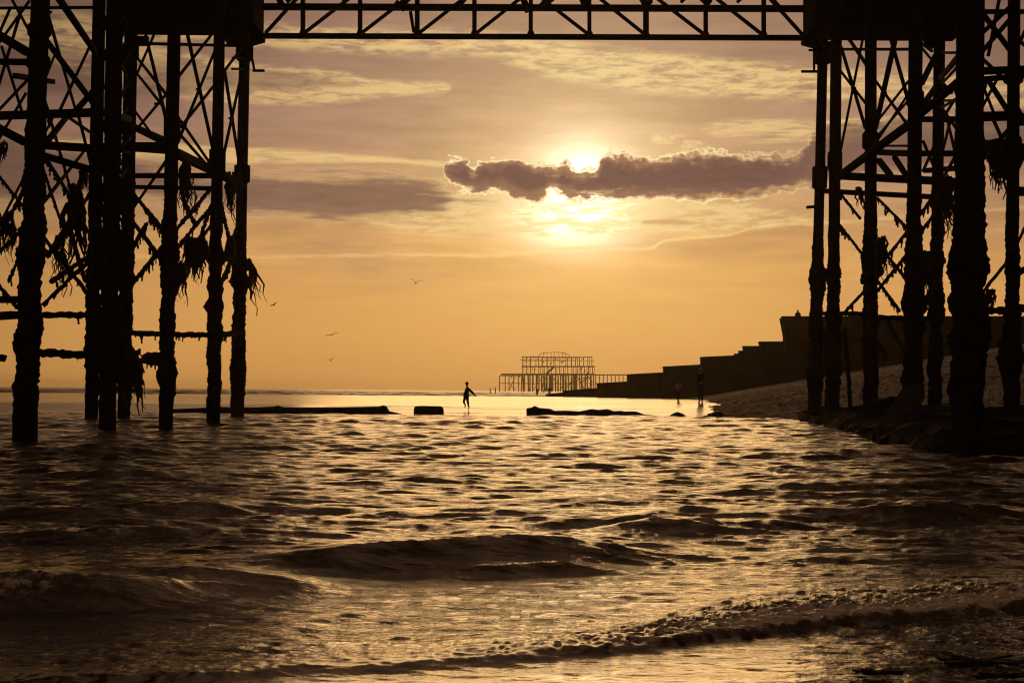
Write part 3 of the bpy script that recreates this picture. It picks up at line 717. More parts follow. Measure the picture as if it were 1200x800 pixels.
# an inner girder closer by and above the frame edge; only its lower joints show
k2 = 52 / F
mm = MB(); mm.bar(P(250, -10, 52), P(1000, -6, 52), .3, 6 * k2, n=4); sub(mm, 'bottom_chord', M_iron, gd2)
for x in range(270, 1000, 66):
    mm = MB(); mm.bar(P(x, -9, 52), P(x, -55, 52), 5 * k2, .2, n=4); sub(mm, 'upright', M_iron, gd2)
    mm = MB(); mm.bar(P(x, 3 if 4 < (x // 66) % 7 else -8, 52.1), P(x + 60, -55, 52.1), 5 * k2, .1, n=4); sub(mm, 'diagonal', M_iron, gd2)
# bits that dip below it in the photo
for (x1, y1, x2, y2, w) in ((326, -4, 331, 9, 7), (464, 2, 474, 12, 5), (470, 6, 482, -6, 7), (536, 8, 548, -6, 6), (612, -4, 619, 14, 7), (634, 7, 648, -2, 6), (640, -2, 700, 22, 0.1), (754, -4, 760, 6, 11), (822, -4, 832, 5, 8), (902, -4, 913, 8, 4), (682, -4, 686, 6, 8)):
    if w > 1:
        mm = MB(); mm.bar(P(x1, y1, SOF - 1.2), P(x2, y2, SOF - 1.2), w * SOF / F, n=4); sub(mm, 'hanger', M_iron, gd)
# solid plated boxes over the column heads
for (xa, xb, ya, yb_) in ((153, 309, 41, 42.5), (941, 1116, 47.3, 48.6)):
    m = MB(); Yf = 55.0
    a, b = P(xa, ya, 57.6), P(xb, yb_, 57.6)
    top = 15.25
    m.prism([Vector((a.x, Yf, a.z)), Vector((b.x, Yf, b.z)), Vector((b.x, Yf, top)), Vector((a.x, Yf, top))], (0, 2.6, 0))
    m.build('plate_girder', M_iron, pier)
    for t in (0.0, 0.33, 0.66, 1.0):      # stiffening ribs
        m = MB(); x = a.x + (b.x - a.x) * t; zz_ = a.z + (b.z - a.z) * t
        m.box((x - .06, Yf - .16, zz_ - .04), (x + .06, Yf, top)); m.build('stiffener', M_iron, pier)
# corner brackets where the girder meets the column heads
for (x, y, s) in ((309, 46, 1), (941, 49, -1)):
    c = P(x, y, 57); k = SOF / F; m = MB()
    m.prism([c + Vector((0, -.1, 3 * k)), c + Vector((0, -.1, -1.5 * k)), c + Vector((-16 * s * k, -.1, -6 * k)), c + Vector((-28 * s * k, -.1, -1.5 * k)), c + Vector((-28 * s * k, -.1, 3 * k))], (0, .5, 0))
    m.build('bracket', M_iron, pier)
# column head brackets either side of the outer columns
for (x, y, Y) in ((270, 48, 57), (160, 49, 53), (1092, 52, 54), (968, 55, 57)):
    c = P(x, y, Y); k = Y / F; m = MB()
    m.prism([c + Vector((-9 * k, -.1, 6 * k)), c + Vector((-4 * k, -.1, -4 * k)), c + Vector((10 * k, -.1, -4 * k)), c + Vector((14 * k, -.1, 6 * k))], (0, .3, 0))
    m.build('bracket', M_iron, pier)
# deck
for lo, hi in (((-45, 27, 15.3), (-8.4, 57.5, 15.75)), ((-8.38, 51, 15.3), (9.98, 57.5, 15.75)), ((10.0, 27, 15.3), (60, 57.5, 15.75))):
    m = MB(); m.box(lo, hi); m.build('deck', M_timber, pier)
m = MB()
for y in np.arange(28, 57, 1.6):
    m.box((-45, y, 14.95), (-8.5, y + .2, 15.297)); m.box((10.1, y, 14.95), (60, y + .2, 15.297))
m.build('deck_joists', M_timber, pier)

# ------------------------------------------------------------------ seaweed hanging from the ironwork
def weed(x, y, spread, length, n, label, seed, Y=None, w=2.2, slant=0.0, droop=0.35):
    Y = Y or depth(x) - 0.25; k = Y / F; rs = random.Random(seed); m = MB(); c = P(x, y, Y); n = int(n * 1.25); w *= 1.25; droop = 0.2; length *= 0.95; spread *= 0.85
    for i in range(n):
        a = c + Vector((rs.uniform(-spread, spread) * k, rs.uniform(-.15, .15), rs.uniform(-.12, .3) * length * k))
        L = length * k * rs.uniform(0.35, 1.0); wd = w * k * rs.uniform(.6, 1.6)
        dx = (rs.uniform(-droop, droop) + slant) * L
        pts = [a]
        seg = 5
        for j in range(1, seg + 1):  # wavy strand
            t = j / seg
            pts.append(a + Vector((dx * t + rs.uniform(-.10, .10) * L, rs.uniform(-.05, .05) * L, -L * t)))
        prev = None
        for j in range(seg):
            q0 = (1 - (j / seg) ** 1.5); q1 = (1 - ((j + 1) / seg) ** 1.5)
            m.bar(pts[j], pts[j + 1], wd, wd * .6, n=4, seg=1, rad=(lambda t, q0=q0, q1=q1: max(.25, q0 + (q1 - q0) * t)))
    # knotted holdfast
    for i in range(max(3, n // 5)):
        a = c + Vector((rs.uniform(-spread, spread) * k * .8, rs.uniform(-.1, .1), rs.uniform(-.25, .2) * length * k))
        m.bar(a, a + Vector((rs.uniform(-3, 3) * k, 0, rs.uniform(2, 6) * k)), w * 1.8 * k, n=6, rough=.3, seg=3)
    o = m.build('seaweed', M_weed); tag(o, label, 'seaweed', 'seaweed hanging from the pier ironwork')
W = [(88, 240, 8, 90, 26, 'large ragged seaweed mass hanging in the bay between the two leftmost columns', 0),
     (70, 290, 6, 60, 16, 'ragged seaweed beard low in the leftmost bay beside the first column', 0),
     (8, 262, 8, 55, 18, 'seaweed tangled on crossed rods at the left edge of the photo', 0),
     (3, 172, 4, 30, 9, 'thin curled seaweed strings high at the left edge of the photo', 0),
     (217, 206, 5, 66, 26, 'narrow seaweed tail hanging high beside the solitary thick column', 0.12),
     (272, 214, 8, 52, 24, 'fringe of seaweed strings under the upper beam next to the outermost left column', 0),
     (229, 290, 13, 44, 40, 'dense seaweed knot on crossed rods between two left columns', 0.0),
     (212, 318, 9, 48, 20, 'low straggly seaweed fringe on the right flank of a left column', -0.1),
     (270, 286, 5, 36, 22, 'seaweed lump wrapped round a rod beside the outermost left column', 0),
     (292, 318, 3, 55, 14, 'pointed seaweed strand trailing off the outermost left column toward open sky', 0.28),
     (154, 425, 12, 66, 34, 'broad seaweed sheet hanging down to the water behind the left columns', 0.1),
     (98, 200, 5, 30, 14, 'small seaweed tuft under the sloping beam in the leftmost bay', 0),
     (1107, 222, 8, 66, 36, 'jagged seaweed fronds hanging between the two right columns before the widest one', 0.12),
     (1166, 178, 11, 56, 40, 'bushy seaweed hanging under the beam right of the widest column', 0.12),
     (1034, 290, 5, 50, 22, 'seaweed bulge on the side of a right column above the shingle', 0),
     (1086, 310, 6, 62, 26, 'tangled seaweed filling the gap between two right columns low down', 0),
     (1160, 345, 8, 26, 18, 'low seaweed heap on the beam right of the widest column', 0),
     (1006, 226, 6, 22, 10, 'short seaweed tuft under the right-hand lower beam near the opening', 0)]
for i, a in enumerate(W): weed(*a[:6], 500 + i, slant=a[6], Y=(52 if a[0] == 154 else None), w=(3.2 if i in (0, 6, 10, 13) else 2.0))

# ------------------------------------------------------------------ rocks, footing and groyne timbers
def blob(name, pts_top, ybot, Y, thick, label, cat, seed, mat_=None, group=None, rough=0.10):
    """low mass whose skyline follows pts_top (px), given real depth"""
    xs = np.linspace(pts_top[0][0], pts_top[-1][0], max(16, int((pts_top[-1][0] - pts_top[0][0]) * 0.9)))
    ys = np.interp(xs, [p[0] for p in pts_top], [p[1] for p in pts_top])
    n = 12; V = []; Fc = []; rs = np.random.RandomState(seed)
    for i, (x, y) in enumerate(zip(xs, ys)):
        t = P(x, y, Y); b = P(x, ybot, Y)
        h = max(0.02, t.z - b.z + 0.25); end = min(1.0, 0.35 + min(i, len(xs) - 1 - i) * 0.3)
        for j in range(n):
            a = math.pi * j / (n - 1)
            cy = -math.cos(a); cz = math.sin(a) ** 0.45
            q = 1 + rough * (rs.rand() - .5) * 2 * (0.3 if 3 < j < 8 else 1)
            V.append((t.x + rough * .3 * (rs.rand() - .5), Y + cy * thick / 2 * end * q, b.z - 0.25 + h * cz * (1 if 4 < j < 7 else q)))
    m_ = len(xs)
    for i in range(m_ - 1):
        for j in range(n - 1): Fc.append((i * n + j, (i + 1) * n + j, (i + 1) * n + j + 1, i * n + j + 1))
    Fc.append(tuple(range(n))[::1]); Fc.append(tuple((m_ - 1) * n + j for j in range(n))[::-1])
    for i in range(m_ - 1): Fc.append((i * n, i * n + n - 1, (i + 1) * n + n - 1, (i + 1) * n))
    o = mesh_obj(name, V, Fc, mat_ or M_rock, None, True); tag(o, label, cat, group); return o
blob('groyne_wall', [(203, 479), (225, 478), (260, 476.5), (300, 477), (320, 476), (326, 474.8), (332, 476.8), (400, 477), (444, 476), (449, 474.6), (454, 476), (455, 481), (470, 484.5), (487, 486)], 485, 66, 1.0,
     'long low dark groyne wall lying across the shallows behind the left columns', 'groyne', 1, rough=.06)
blob('stone_block', [(485, 479), (486, 476), (492, 475.2), (516, 475.6), (519.5, 477), (520, 480)], 486.8, 66, 0.9,
     'squat dark stone block at the end of the long groyne wall', 'stone', 2, rough=.04)
blob('rock_outcrop', [(617, 479), (618, 477.8), (622, 477.4), (627, 475.2), (632, 477.6), (644, 478.5), (650, 481), (664, 480.8), (680, 481.6), (686, 480.4), (694, 479), (702, 480), (712, 479), (719, 481.4), (728, 481), (733, 482), (738, 481.6), (746, 482), (754, 485), (772, 487)], 487.8, 66, 1.3,
     'long knobbly rock outcrop between the shallows and the bright wet sand', 'rock', 3, rough=.10)
blob('rock', [(784, 487), (789, 484), (794, 482.3), (799, 484), (804, 487)], 488, 66, .6, 'small low mound of rock in front of the standing child', 'rock', 4)
blob('rock', [(822, 480), (823, 477.4), (826, 476.6), (829, 478), (829.6, 480)], 481, 78, .3, 'smallest dark stone, just below the stooping adult', 'rock', 5)
blob('rock', [(820, 489), (828, 486), (836, 485), (840, 481.5), (845, 483), (848, 486), (856, 488), (872, 489)], 490.5, 63.5, .8, 'weedy dark rock at the left foot of the shingle', 'rock', 6, rough=.16)
# footing under the right-hand columns
def footing():
    edge = [(11.2, 64), (10.0, 56), (9.1, 46), (8.1, 38), (7.3, 33), (7.1, 30), (7.1, 27.6), (8.6, 26.4), (9.8, 24)]
    n = 60; V = []; Fc = []
    ys = np.linspace(64, 24, n); xl = np.interp(-ys, [-e[1] for e in edge], [e[0] for e in edge])
    prof = [(-0.10, -.4), (0, .0), (.12, .22), (.45, .34), (1.2, .42), (2.5, .48), (6, .6), (16, .6), (16, -.4)]
    rs = np.random.RandomState(3)
    for i in range(n):
        for (dx, z) in prof:
            V.append((xl[i] + dx + rs.uniform(-.14, .14), ys[i] + rs.uniform(-.1, .1), z * (0.85 + .35 * math.sin(i * 1.7 + dx)) + rs.uniform(-.05, .09) * (z > 0)))
    k = len(prof)
    for i in range(n - 1):
        for j in range(k - 1): Fc.append((i * k + j, i * k + j + 1, (i + 1) * k + j + 1, (i + 1) * k + j))
    Fc.append(tuple(range(k))); Fc.append(tuple((n - 1) * k + j for j in range(k))[::-1])
    o = mesh_obj('rock_apron', V, Fc, M_rock, None, False); tag(o, 'dark rubble apron at the water edge under the right-hand columns', 'rubble')
footing()
m = MB(); m.bar(P(1034, 517, 33), P(1072, 458, 36), 0.42, 0.3, n=4, rough=.05, seg=6); m.bar(P(1030, 519, 33), P(1042, 508, 33.4), .3, n=6, rough=.2, seg=2)
o = m.build('leaning_timber', M_timber); tag(o, 'thick dark timber leaning out of the water before the right-hand columns', 'timber')
for i, (x, y, Y, s, lab) in enumerate(((1045, 476, 44, .55, 'rounded boulder heaped behind the leaning timber'), (1150, 500, 31, .6, 'boulder in front of the widest right column'), (1185, 540, 26.5, .3, 'low wet stone awash at the right edge of the photo'),
                                       (985, 486, 52, .45, 'boulder at the foot of the second right column'), (1010, 484, 50, .5, 'boulder beside the third right column'))):
    bm = bmesh.new(); bmesh.ops.create_icosphere(bm, subdivisions=4, radius=s * .62)
    c = P(x, y, Y); rs = np.random.RandomState(i); 
    for v in bm.verts:
        n_ = v.co.normalized(); f = 1 + .22 * math.sin(n_.x * 4 + i) * math.cos(n_.y * 5) + .12 * math.sin(n_.z * 9 + n_.x * 7) + rs.uniform(-.02, .02)
        v.co = Vector((v.co.x * 1.4 * f, v.co.y * f, v.co.z * .75 * f))
    me = bpy.data.meshes.new('boulder'); bm.to_mesh(me); bm.free(); me.materials.append(M_rock)
    me.polygons.foreach_set('use_smooth', [True] * len(me.polygons))
    o = bpy.data.objects.new('boulder', me); COL.objects.link(o); o.location = (c.x, c.y, max(0.05, c.z)); tag(o, lab, 'boulder')

# ------------------------------------------------------------------ stepped concrete groyne and promenade wall
grn = empty('stepped_groyne', (20, 170, 0)); tag(grn, 'dark stepped concrete sea groyne dropping from the promenade to the wet sand', 'groyne')
STEPS = [(640, 660, 463, 460.5, 200), (660, 700, 459, 455.6, 190), (700, 736, 450.2, 448, 180), (736, 778, 439.8, 437.4, 176), (778, 822, 430.8, 428.2, 172), (822, 862, 419.6, 417.6, 170),
         (862, 867, 415, 414.6, 170), (867, 872, 411.6, 411, 170), (872, 891, 406.8, 406.8, 170), (891, 923, 401.6, 401.4, 170)]
for i, (x0, x1, y0, y1, Y) in enumerate(STEPS):
    xe = x1 + 3; m = MB()
    a, b = P(x0, y0, Y), P(xe, y1, Y); 
    m.prism([Vector((a.x, Y, -.6)), Vector((b.x, Y, -.6)), b, a], (0, 1.2, 0))
    m.build('groyne_section', M_concrete, grn)
    m = MB(); m.prism([a + Vector((-.04, -.12, -.02)), b + Vector((0, -.12, -.02)), b + Vector((0, -.12, .14)), a + Vector((-.04, -.12, .14))], (0, 1.4, 0)) if x1 - x0 > 12 else m.box((a.x - .03, Y - .1, a.z - .02), (b.x, Y + 1.3, a.z + .08))
    m.build('coping', M_concrete, grn)
prom = empty('promenade_wall', (50, 168, 0)); tag(prom, 'tall flat-topped promenade wall standing on the shingle behind the right columns', 'sea wall')
m = MB(); Y = 168
m.prism([Vector((P(921, 402, Y).x, Y, -.5)), Vector((75, Y, -.5)), Vector((75, Y, P(1240, 370, Y).z)), P(917, 372, Y), P(921, 394, Y)], (0, 2, 0)); m.build('wall', M_concrete, prom)
m = MB(); c = P(917, 371.6, Y); c2 = Vector((75, Y, P(1240, 369.6, Y).z)); m.bar(c + Vector((-.1, -.1, 0)), c2, .7, .18, n=4); m.build('coping', M_concrete, prom)
m = MB()
a = P(919.5, 391, Y); 
for i in range(16): m.box((a.x + .7 + i * 1.25, Y - .14, a.z - .35), (a.x + 1.1 + i * 1.25, Y - .003, a.z + .1))
m.build('corbels', M_concrete, prom)
tur = empty('roof_turret', tuple(P(935, 371, 171))); tag(tur, 'tiny finial-topped turret peeping over the promenade wall', 'turret')
k = 171 / F; c = P(935, 371, 171)
m = MB(); m.bar(c + Vector((0, 0, -.6)), c + Vector((0, 0, 2.6 * k)), 7 * k, n=8); sub(m, 'drum', M_concrete, tur)
m = MB(); m.bar(c + Vector((0, 0, 2.6 * k)), c + Vector((0, 0, 6 * k)), 8.4 * k, n=8, seg=4, rad=lambda t: 1 - .75 * t ** .8); sub(m, 'roof', M_concrete, tur)
m = MB(); m.bar(c + Vector((0, 0, 5.5 * k)), c + Vector((0, 0, 8 * k)), 1.8 * k, n=6); sub(m, 'finial', M_iron, tur)

# ------------------------------------------------------------------ the ruined pier far out
ruin = empty('ruined_pier', (20, 1200, 0)); tag(ruin, 'skeleton of a ruined iron pavilion pier far out on the sea horizon', 'pier ruin')
def rp(nm, x1, y1, x2, y2, w, Y=1200, Y2=None):
    m = MB(); m.bar(P(x1, y1, Y), P(x2, y2, Y2 or Y), w * 1.55 * Y / F, n=4); m.build(nm, M_tip, ruin)
rr = random.Random(4)
def slab(nm, x0, x1, y, h, Ya, Yb):
    m = MB(); a, b = P(x0, y, Ya), P(x1, y, Ya); m.prism([a, b, b + Vector((0, 0, -h * Ya / F)), a + Vector((0, 0, -h * Ya / F))], (0, Yb - Ya, 0)); m.build(nm, M_tip, ruin)
slab('deck', 587, 697, 437.6, 1.5, 1190, 1222); slab('deck', 692, 737, 438.4, 1.1, 1196, 1206); slab('deck', 585, 612, 439.8, .7, 1188, 1191)
slab('upper_floor', 611.5, 697.5, 428.6, 1.1, 1194, 1212); slab('gallery_rail', 609, 673, 421.2, .5, 1194, 1195); slab('gallery_rail', 612, 697, 422.4, .4, 1211, 1212)
for x in (585.3, 592, 596.5, 602, 607.5): rp('column', x, 439.6, x, 458.5, .65, 1192)
for i in range(27):
    x = 612 + i * 3.2 + rr.uniform(-.8, .8); rp('column', x, 438.6, x + rr.uniform(-.3, .3), 458.5, .8 + .35 * rr.random(), 1194)
for i in range(15):
    x = 613 + i * 5.7 + rr.uniform(-1, 1); rp('column', x, 438.6, x + rr.uniform(-1.5, 1.5), 458.5, .6 + .5 * rr.random(), 1210)
for x in (645, 646.8, 674, 660): rp('column', x, 438.6, x, 458, 1.6, 1204)
for i in range(9): rp('column', 698 + i * 4.6, 439.2, 698 + i * 4.6, 458, .55, 1200)
rp('brace', 585, 449, 622, 449, .45, 1192); rp('brace', 620, 449.4, 697, 449.2, .45, 1194); rp('brace', 596.5, 457, 604, 441, .5, 1192); rp('brace', 604, 457, 596, 448, .4, 1192)
rp('brace', 664, 450, 690, 441, .6, 1198); rp('brace', 625, 457, 636, 441, .5, 1200); rp('brace', 686, 457, 676, 440, .6, 1200); rp('brace', 640, 438, 649, 430, 1.5, 1200)
for i in range(18):
    x = 612 + i * 4.85; rp('upper_column', x, 429.5, x, 437.8, .55, 1195)
    if i % 4 != 3: rp('upper_column', x + 1.8, 429.5, x + 1.8, 437.8, .4, 1211)
for i in range(18):
    x = 612 + i * 4.8; top = 418.2 if (x < 632 or x > 667) else 419
    if 0 < i < 17 and rr.random() < .15: continue
    rp('gallery_column', x, top, x, 429, .5, 1195)
for i in range(12): rp('gallery_column', 614 + i * 7, 418.5, 614 + i * 7, 429, .4, 1211)
rp('eaves', 611.5, 418.2, 632, 418, .7, 1195); rp('eaves', 632, 418.8, 668, 419, .6, 1195); rp('eaves', 668, 419, 694, 418.2, .6, 1195); rp('eaves', 612, 418.3, 694, 418.4, .5, 1211)
for x in (614, 621, 627, 673, 680): rp('brace', x, 423, x + 5, 418.4, .4, 1203)
for x in (676, 684): rp('brace', x, 436, x + 7, 430, .4, 1200)
m = MB(); arc = [(630.5, 419), (631.5, 416.6), (634, 414.4), (638, 413.2), (646, 412.8), (656, 412.8), (661, 413.4), (665, 414.8), (667, 416.8), (668, 419)]
for Yz in (1196, 1210):
    for (xa, ya), (xb, yb) in zip(arc, arc[1:]): m.bar(P(xa, ya, Yz), P(xb, yb, Yz), .62 * Yz / F, n=4)
for (xa, ya) in arc[1:-1]: m.bar(P(xa, ya, 1196), P(xa, ya, 1210), .4 * 1200 / F, n=4)
for xa in (637, 641, 646, 650, 655, 659, 663): m.bar(P(xa, 413.2, 1196), P(xa, 419, 1196), .42 * 1200 / F, n=4)
m.build('roof_frame', M_tip, ruin)
for i in range(26):
    x = rr.uniform(590, 694); y = rr.uniform(440, 456); rp('debris', x, y, x + rr.uniform(-5, 5), y + rr.uniform(-7, 7), .4 + .5 * rr.random(), rr.uniform(1194, 1215))
for i in range(10):
    x = rr.uniform(614, 690); y = rr.uniform(420, 436); rp('debris', x, y, x + rr.uniform(-4, 4), y + rr.uniform(-3, 3), .35 + .3 * rr.random(), rr.uniform(1196, 1211))
# posts near the horizon
POSTS = [(574.5, 454.4, 459.6, 1.1, 420, 'thinner of the two posts standing in the sea left of the ruined pier'), (580.5, 453.6, 459.6, 1.2, 420, 'taller of the two posts standing in the sea left of the ruined pier'),
         (332, 462, 465.6, 1.6, 235, 'short stump in the sea just right of the outermost left column'), (338, 462.6, 465.6, 1.4, 240, 'second short stump in the sea, right of the first by the outermost left column'),
         (222, 461.6, 464.6, 1.6, 240, 'stump in the sea seen between two left columns'), (71, 461.6, 464, 1.5, 240, 'stump in the sea seen in the leftmost bay')]
for (x, y0, y1, w, Y, lab) in POSTS:
    m = MB(); m.bar(P(x, y0, Y), P(x, y1 + 3, Y), w * Y / F, n=8, rough=.12, seg=5); o = m.build('marker_post', M_timber); tag(o, lab, 'post', 'stumps and posts standing in the sea')

# ------------------------------------------------------------------ people
def skin_body(name, verts, edges, radii, mat_, parent=None, loc=(0, 0, 0), sub_=2, root=0):
    me = bpy.data.meshes.new(name); me.from_pydata(verts, edges, []); me.update()
    o = bpy.data.objects.new(name, me); COL.objects.link(o); me.materials.append(mat_)
    if parent: o.parent = parent
    else: o.location = loc
    md = o.modifiers.new('skin', 'SKIN'); md.use_smooth_shade = True; md.branch_smoothing = 0.4
    for i, sv in enumerate(me.skin_vertices[0].data):
        r = radii[i]; sv.radius = r if isinstance(r, tuple) else (r, r); sv.use_root = (i == root)
    ss = o.modifiers.new('sub', 'SUBSURF'); ss.levels = sub_; ss.render_levels = sub_
    return o
def person(base, H, J, label, shirt, trousers, hair, hair_len=0.0, face=(0, -1), cap=False, flare=1.0, cat='person'):
    """J: joint positions in units of body height, x to the right, y away, z up"""
    root = empty('person', base); tag(root, label, cat)
    j = {k: Vector(v) * H for k, v in J.items()}
    names = ['pelvis', 'waist', 'chest', 'neck', 'headb', 'headt']
    V = []; Ed = []; Rd = []; ix = {}
    def add(k, r, par=None, p=None):
        ix[k] = len(V); V.append(tuple(p if p is not None else j[k])); Rd.append(tuple(q * H for q in r) if isinstance(r, tuple) else r * H)
        if par: Ed.append((ix[par], ix[k]))
    add('pelvis', .062); add('waist', .062, 'pelvis'); add('chest', .072, 'waist'); add('neck', .028, 'chest')
    add('headb', (.045, .052), 'neck'); add('headt', (.042, .050), 'headb')
    fx = Vector((face[0], face[1], 0)).normalized()
    for s in ('l', 'r'):
        add('sh' + s, .036, 'chest'); add('el' + s, .026, 'sh' + s); add('wr' + s, .017, 'el' + s)
        d = (j['wr' + s] - j['el' + s]).normalized(); sd = d.cross(Vector((0, 1, .01))).normalized()
        palm = j['wr' + s] + d * .035 * H; add('pa' + s, (.020, .011), 'wr' + s, palm)
        for q, (off, L) in enumerate(((-.015, .040), (-.005, .047), (.005, .045), (.015, .036))):
            a = palm + d * .016 * H + sd * off * H; add(f'f{q}{s}', .0052, 'pa' + s, a); add(f'g{q}{s}', .0042, f'f{q}{s}', a + d * L * .8 * H + Vector((0, 0, -.006 * H)))
        add('th' + s, .0055, 'pa' + s, palm + sd * -.024 * H + d * .006 * H); add('ti' + s, .0045, 'th' + s, palm + sd * -.03 * H + d * .03 * H)
        add('hi' + s, .052, 'pelvis'); add('kn' + s, .035, 'hi' + s); add('an' + s, .021, 'kn' + s)
        add('to' + s, (.022, .014), 'an' + s)
    body = skin_body('body', V, Ed, Rd, M_skin, root)
    # face: eyes, nose, ears as small forms on the head
    hc = (j['headb'] + j['headt']) / 2
    # clothing, grown a little larger than the body
    def cloth(nm, keys, rad, edges, mt):
        vv = [tuple(j[k]) for k in keys]; return skin_body(nm, vv, [(keys.index(a), keys.index(b)) for a, b in edges], [tuple(q * H for q in rad[k]) if isinstance(rad[k], tuple) else rad[k] * H for k in keys], mt, root)
    cloth('jacket', ['hem', 'waist', 'chest', 'collar', 'shl', 'ell', 'cufl', 'shr', 'elr', 'cufr'],
          dict(hem=.094 * flare, waist=.090 * (.5 + .5 * flare), chest=.098 * (.6 + .4 * flare), collar=.058, shl=.05, ell=.04, cufl=.03, shr=.05, elr=.04, cufr=.03),
          [('hem', 'waist'), ('waist', 'chest'), ('chest', 'collar'), ('chest', 'shl'), ('shl', 'ell'), ('ell', 'cufl'), ('chest', 'shr'), ('shr', 'elr'), ('elr', 'cufr')], shirt)
    cloth('trousers', ['pelvis', 'hil', 'knl', 'trl', 'hir', 'knr', 'trr'], dict(pelvis=.07, hil=.060, knl=.043, trl=.032, hir=.060, knr=.043, trr=.032),
          [('pelvis', 'hil'), ('hil', 'knl'), ('knl', 'trl'), ('pelvis', 'hir'), ('hir', 'knr'), ('knr', 'trr')], trousers)
    for s in ('l', 'r'):
        a, t = j['an' + s], j['to' + s]; 
        skin_body('shoe', [tuple(a), tuple(a.lerp(t, .4) + Vector((0, 0, -.012 * H))), tuple(t)], [(0, 1), (1, 2)], [.027 * H, (.028 * H, .024 * H), (.024 * H, .017 * H)], M_darkcloth, root)
    # hair as a cap over the crown
    def shell(nm, c, rx, ry, rz, mt, cut, back=None):
        bm = bmesh.new(); bmesh.ops.create_uvsphere(bm, u_segments=24, v_segments=16, radius=1)
        bmesh.ops.delete(bm, geom=[v for v in bm.verts if (v.co.z < cut and (v.co.x * fx.x + v.co.y * fx.y) > -0.05) or v.co.z < cut - .55], context='VERTS')
        for v in bm.verts: v.co = Vector((v.co.x * rx, v.co.y * ry, v.co.z * rz)) * H + c
        r_ = bmesh.ops.extrude_face_region(bm, geom=list(bm.faces))
        for e in r_['geom']:
            if isinstance(e, bmesh.types.BMVert): e.co = c + (e.co - c) * 0.9
        me = bpy.data.meshes.new(nm); bm.to_mesh(me); bm.free(); me.materials.append(mt); me.polygons.foreach_set('use_smooth', [True] * len(me.polygons))
        o = bpy.data.objects.new(nm, me); COL.objects.link(o); o.parent = root; return o
    shell('hair', hc + Vector((-fx.x, -fx.y, 0)) * .008 * H, .056 + hair_len, .058 + hair_len, .068 + hair_len, hair, 0.1)
    if hair_len:
        b0 = hc - fx * .03 * H; skin_body('ponytail', [tuple(b0), tuple(b0 + Vector((0, 0, -.05 * H)) - fx * .01 * H), tuple(b0 + Vector((0, 0, -.12 * H)))], [(0, 1), (1, 2)], [(.05 * H, .035 * H), (.045 * H, .03 * H), .02 * H], hair, root)
    if cap:
        m = MB(); c = hc + Vector((0, 0, .028 * H)); m.bar(c, c + fx * .10 * H + Vector((0, 0, .004 * H)), .085 * H, .012 * H, n=4); sub(m, 'cap_peak', M_darkcloth, root).matrix_parent_inverse = Matrix.Identity(4)
        shell('cap', hc + Vector((0, 0, .004 * H)), .064, .064, .074, M_darkcloth, 0.3)
    # nose, eyes, mouth
    m = MB(); c = hc + fx * .046 * H; m.bar(c + Vector((0, 0, .008 * H)), c + fx * .012 * H + Vector((0, 0, -.010 * H)), .012 * H, n=6); o = m.build('nose', M_skin, None); o.parent = root
    sdv = Vector((-fx.y, fx.x, 0))
    for s in (-1, 1):
        m = MB(); e = hc + fx * .043 * H + sdv * s * .018 * H + Vector((0, 0, .010 * H)); m.bar(e, e + fx * .004 * H, .009 * H, n=8); o = m.build('eye', M_brown, None); o.parent = root
        m = MB(); e = hc + sdv * s * .045 * H; m.bar(e + Vector((0, 0, -.012 * H)), e + Vector((0, 0, .014 * H)), .010 * H, .02 * H, n=6); o = m.build('ear', M_skin, None); o.parent = root
    m = MB(); e = hc + fx * .043 * H + Vector((0, 0, -.026 * H)); m.bar(e - sdv * .014 * H, e + sdv * .014 * H, .006 * H, n=6); o = m.build('mouth', M_brown, None); o.parent = root
    return root

# skipping child in profile, facing left, arms thrown back to the right
HC = 1.17; c = P(546.5, 475.6, 68.5)
person((c.x, 68.5, sand_z(np.array(c.x), np.array(68.5)).item() + .03), HC, dict(
    pelvis=(-.01, 0, .47), hem=(-.025, 0, .40), waist=(.0, 0, .58), chest=(.03, 0, .72), collar=(.025, 0, .80), neck=(.02, 0, .83), headb=(.015, 0, .885), headt=(.01, 0, .955),
    shl=(.05, -.08, .765), ell=(.16, -.10, .67), wrl=(.28, -.10, .57), cufl=(.262, -.10, .585), shr=(.05, .08, .765), elr=(.16, .11, .64), wrr=(.27, .12, .53), cufr=(.255, .12, .545),
    hil=(-.04, -.045, .44), knl=(-.10, -.05, .27), anl=(-.02, -.05, .13), trl=(-.04, -.05, .16), tol=(-.08, -.05, .085),
    hir=(.03, .045, .44), knr=(.05, .05, .25), anr=(.10, .05, .05), trr=(.09, .05, .09), tor=(.05, .05, .015)),
    'skipping child in a cap and long dark coat, arms flung back, on the wet sand', M_darkcloth, M_darkcloth, M_brown, 0, (-1, -.15), True, 1.35)
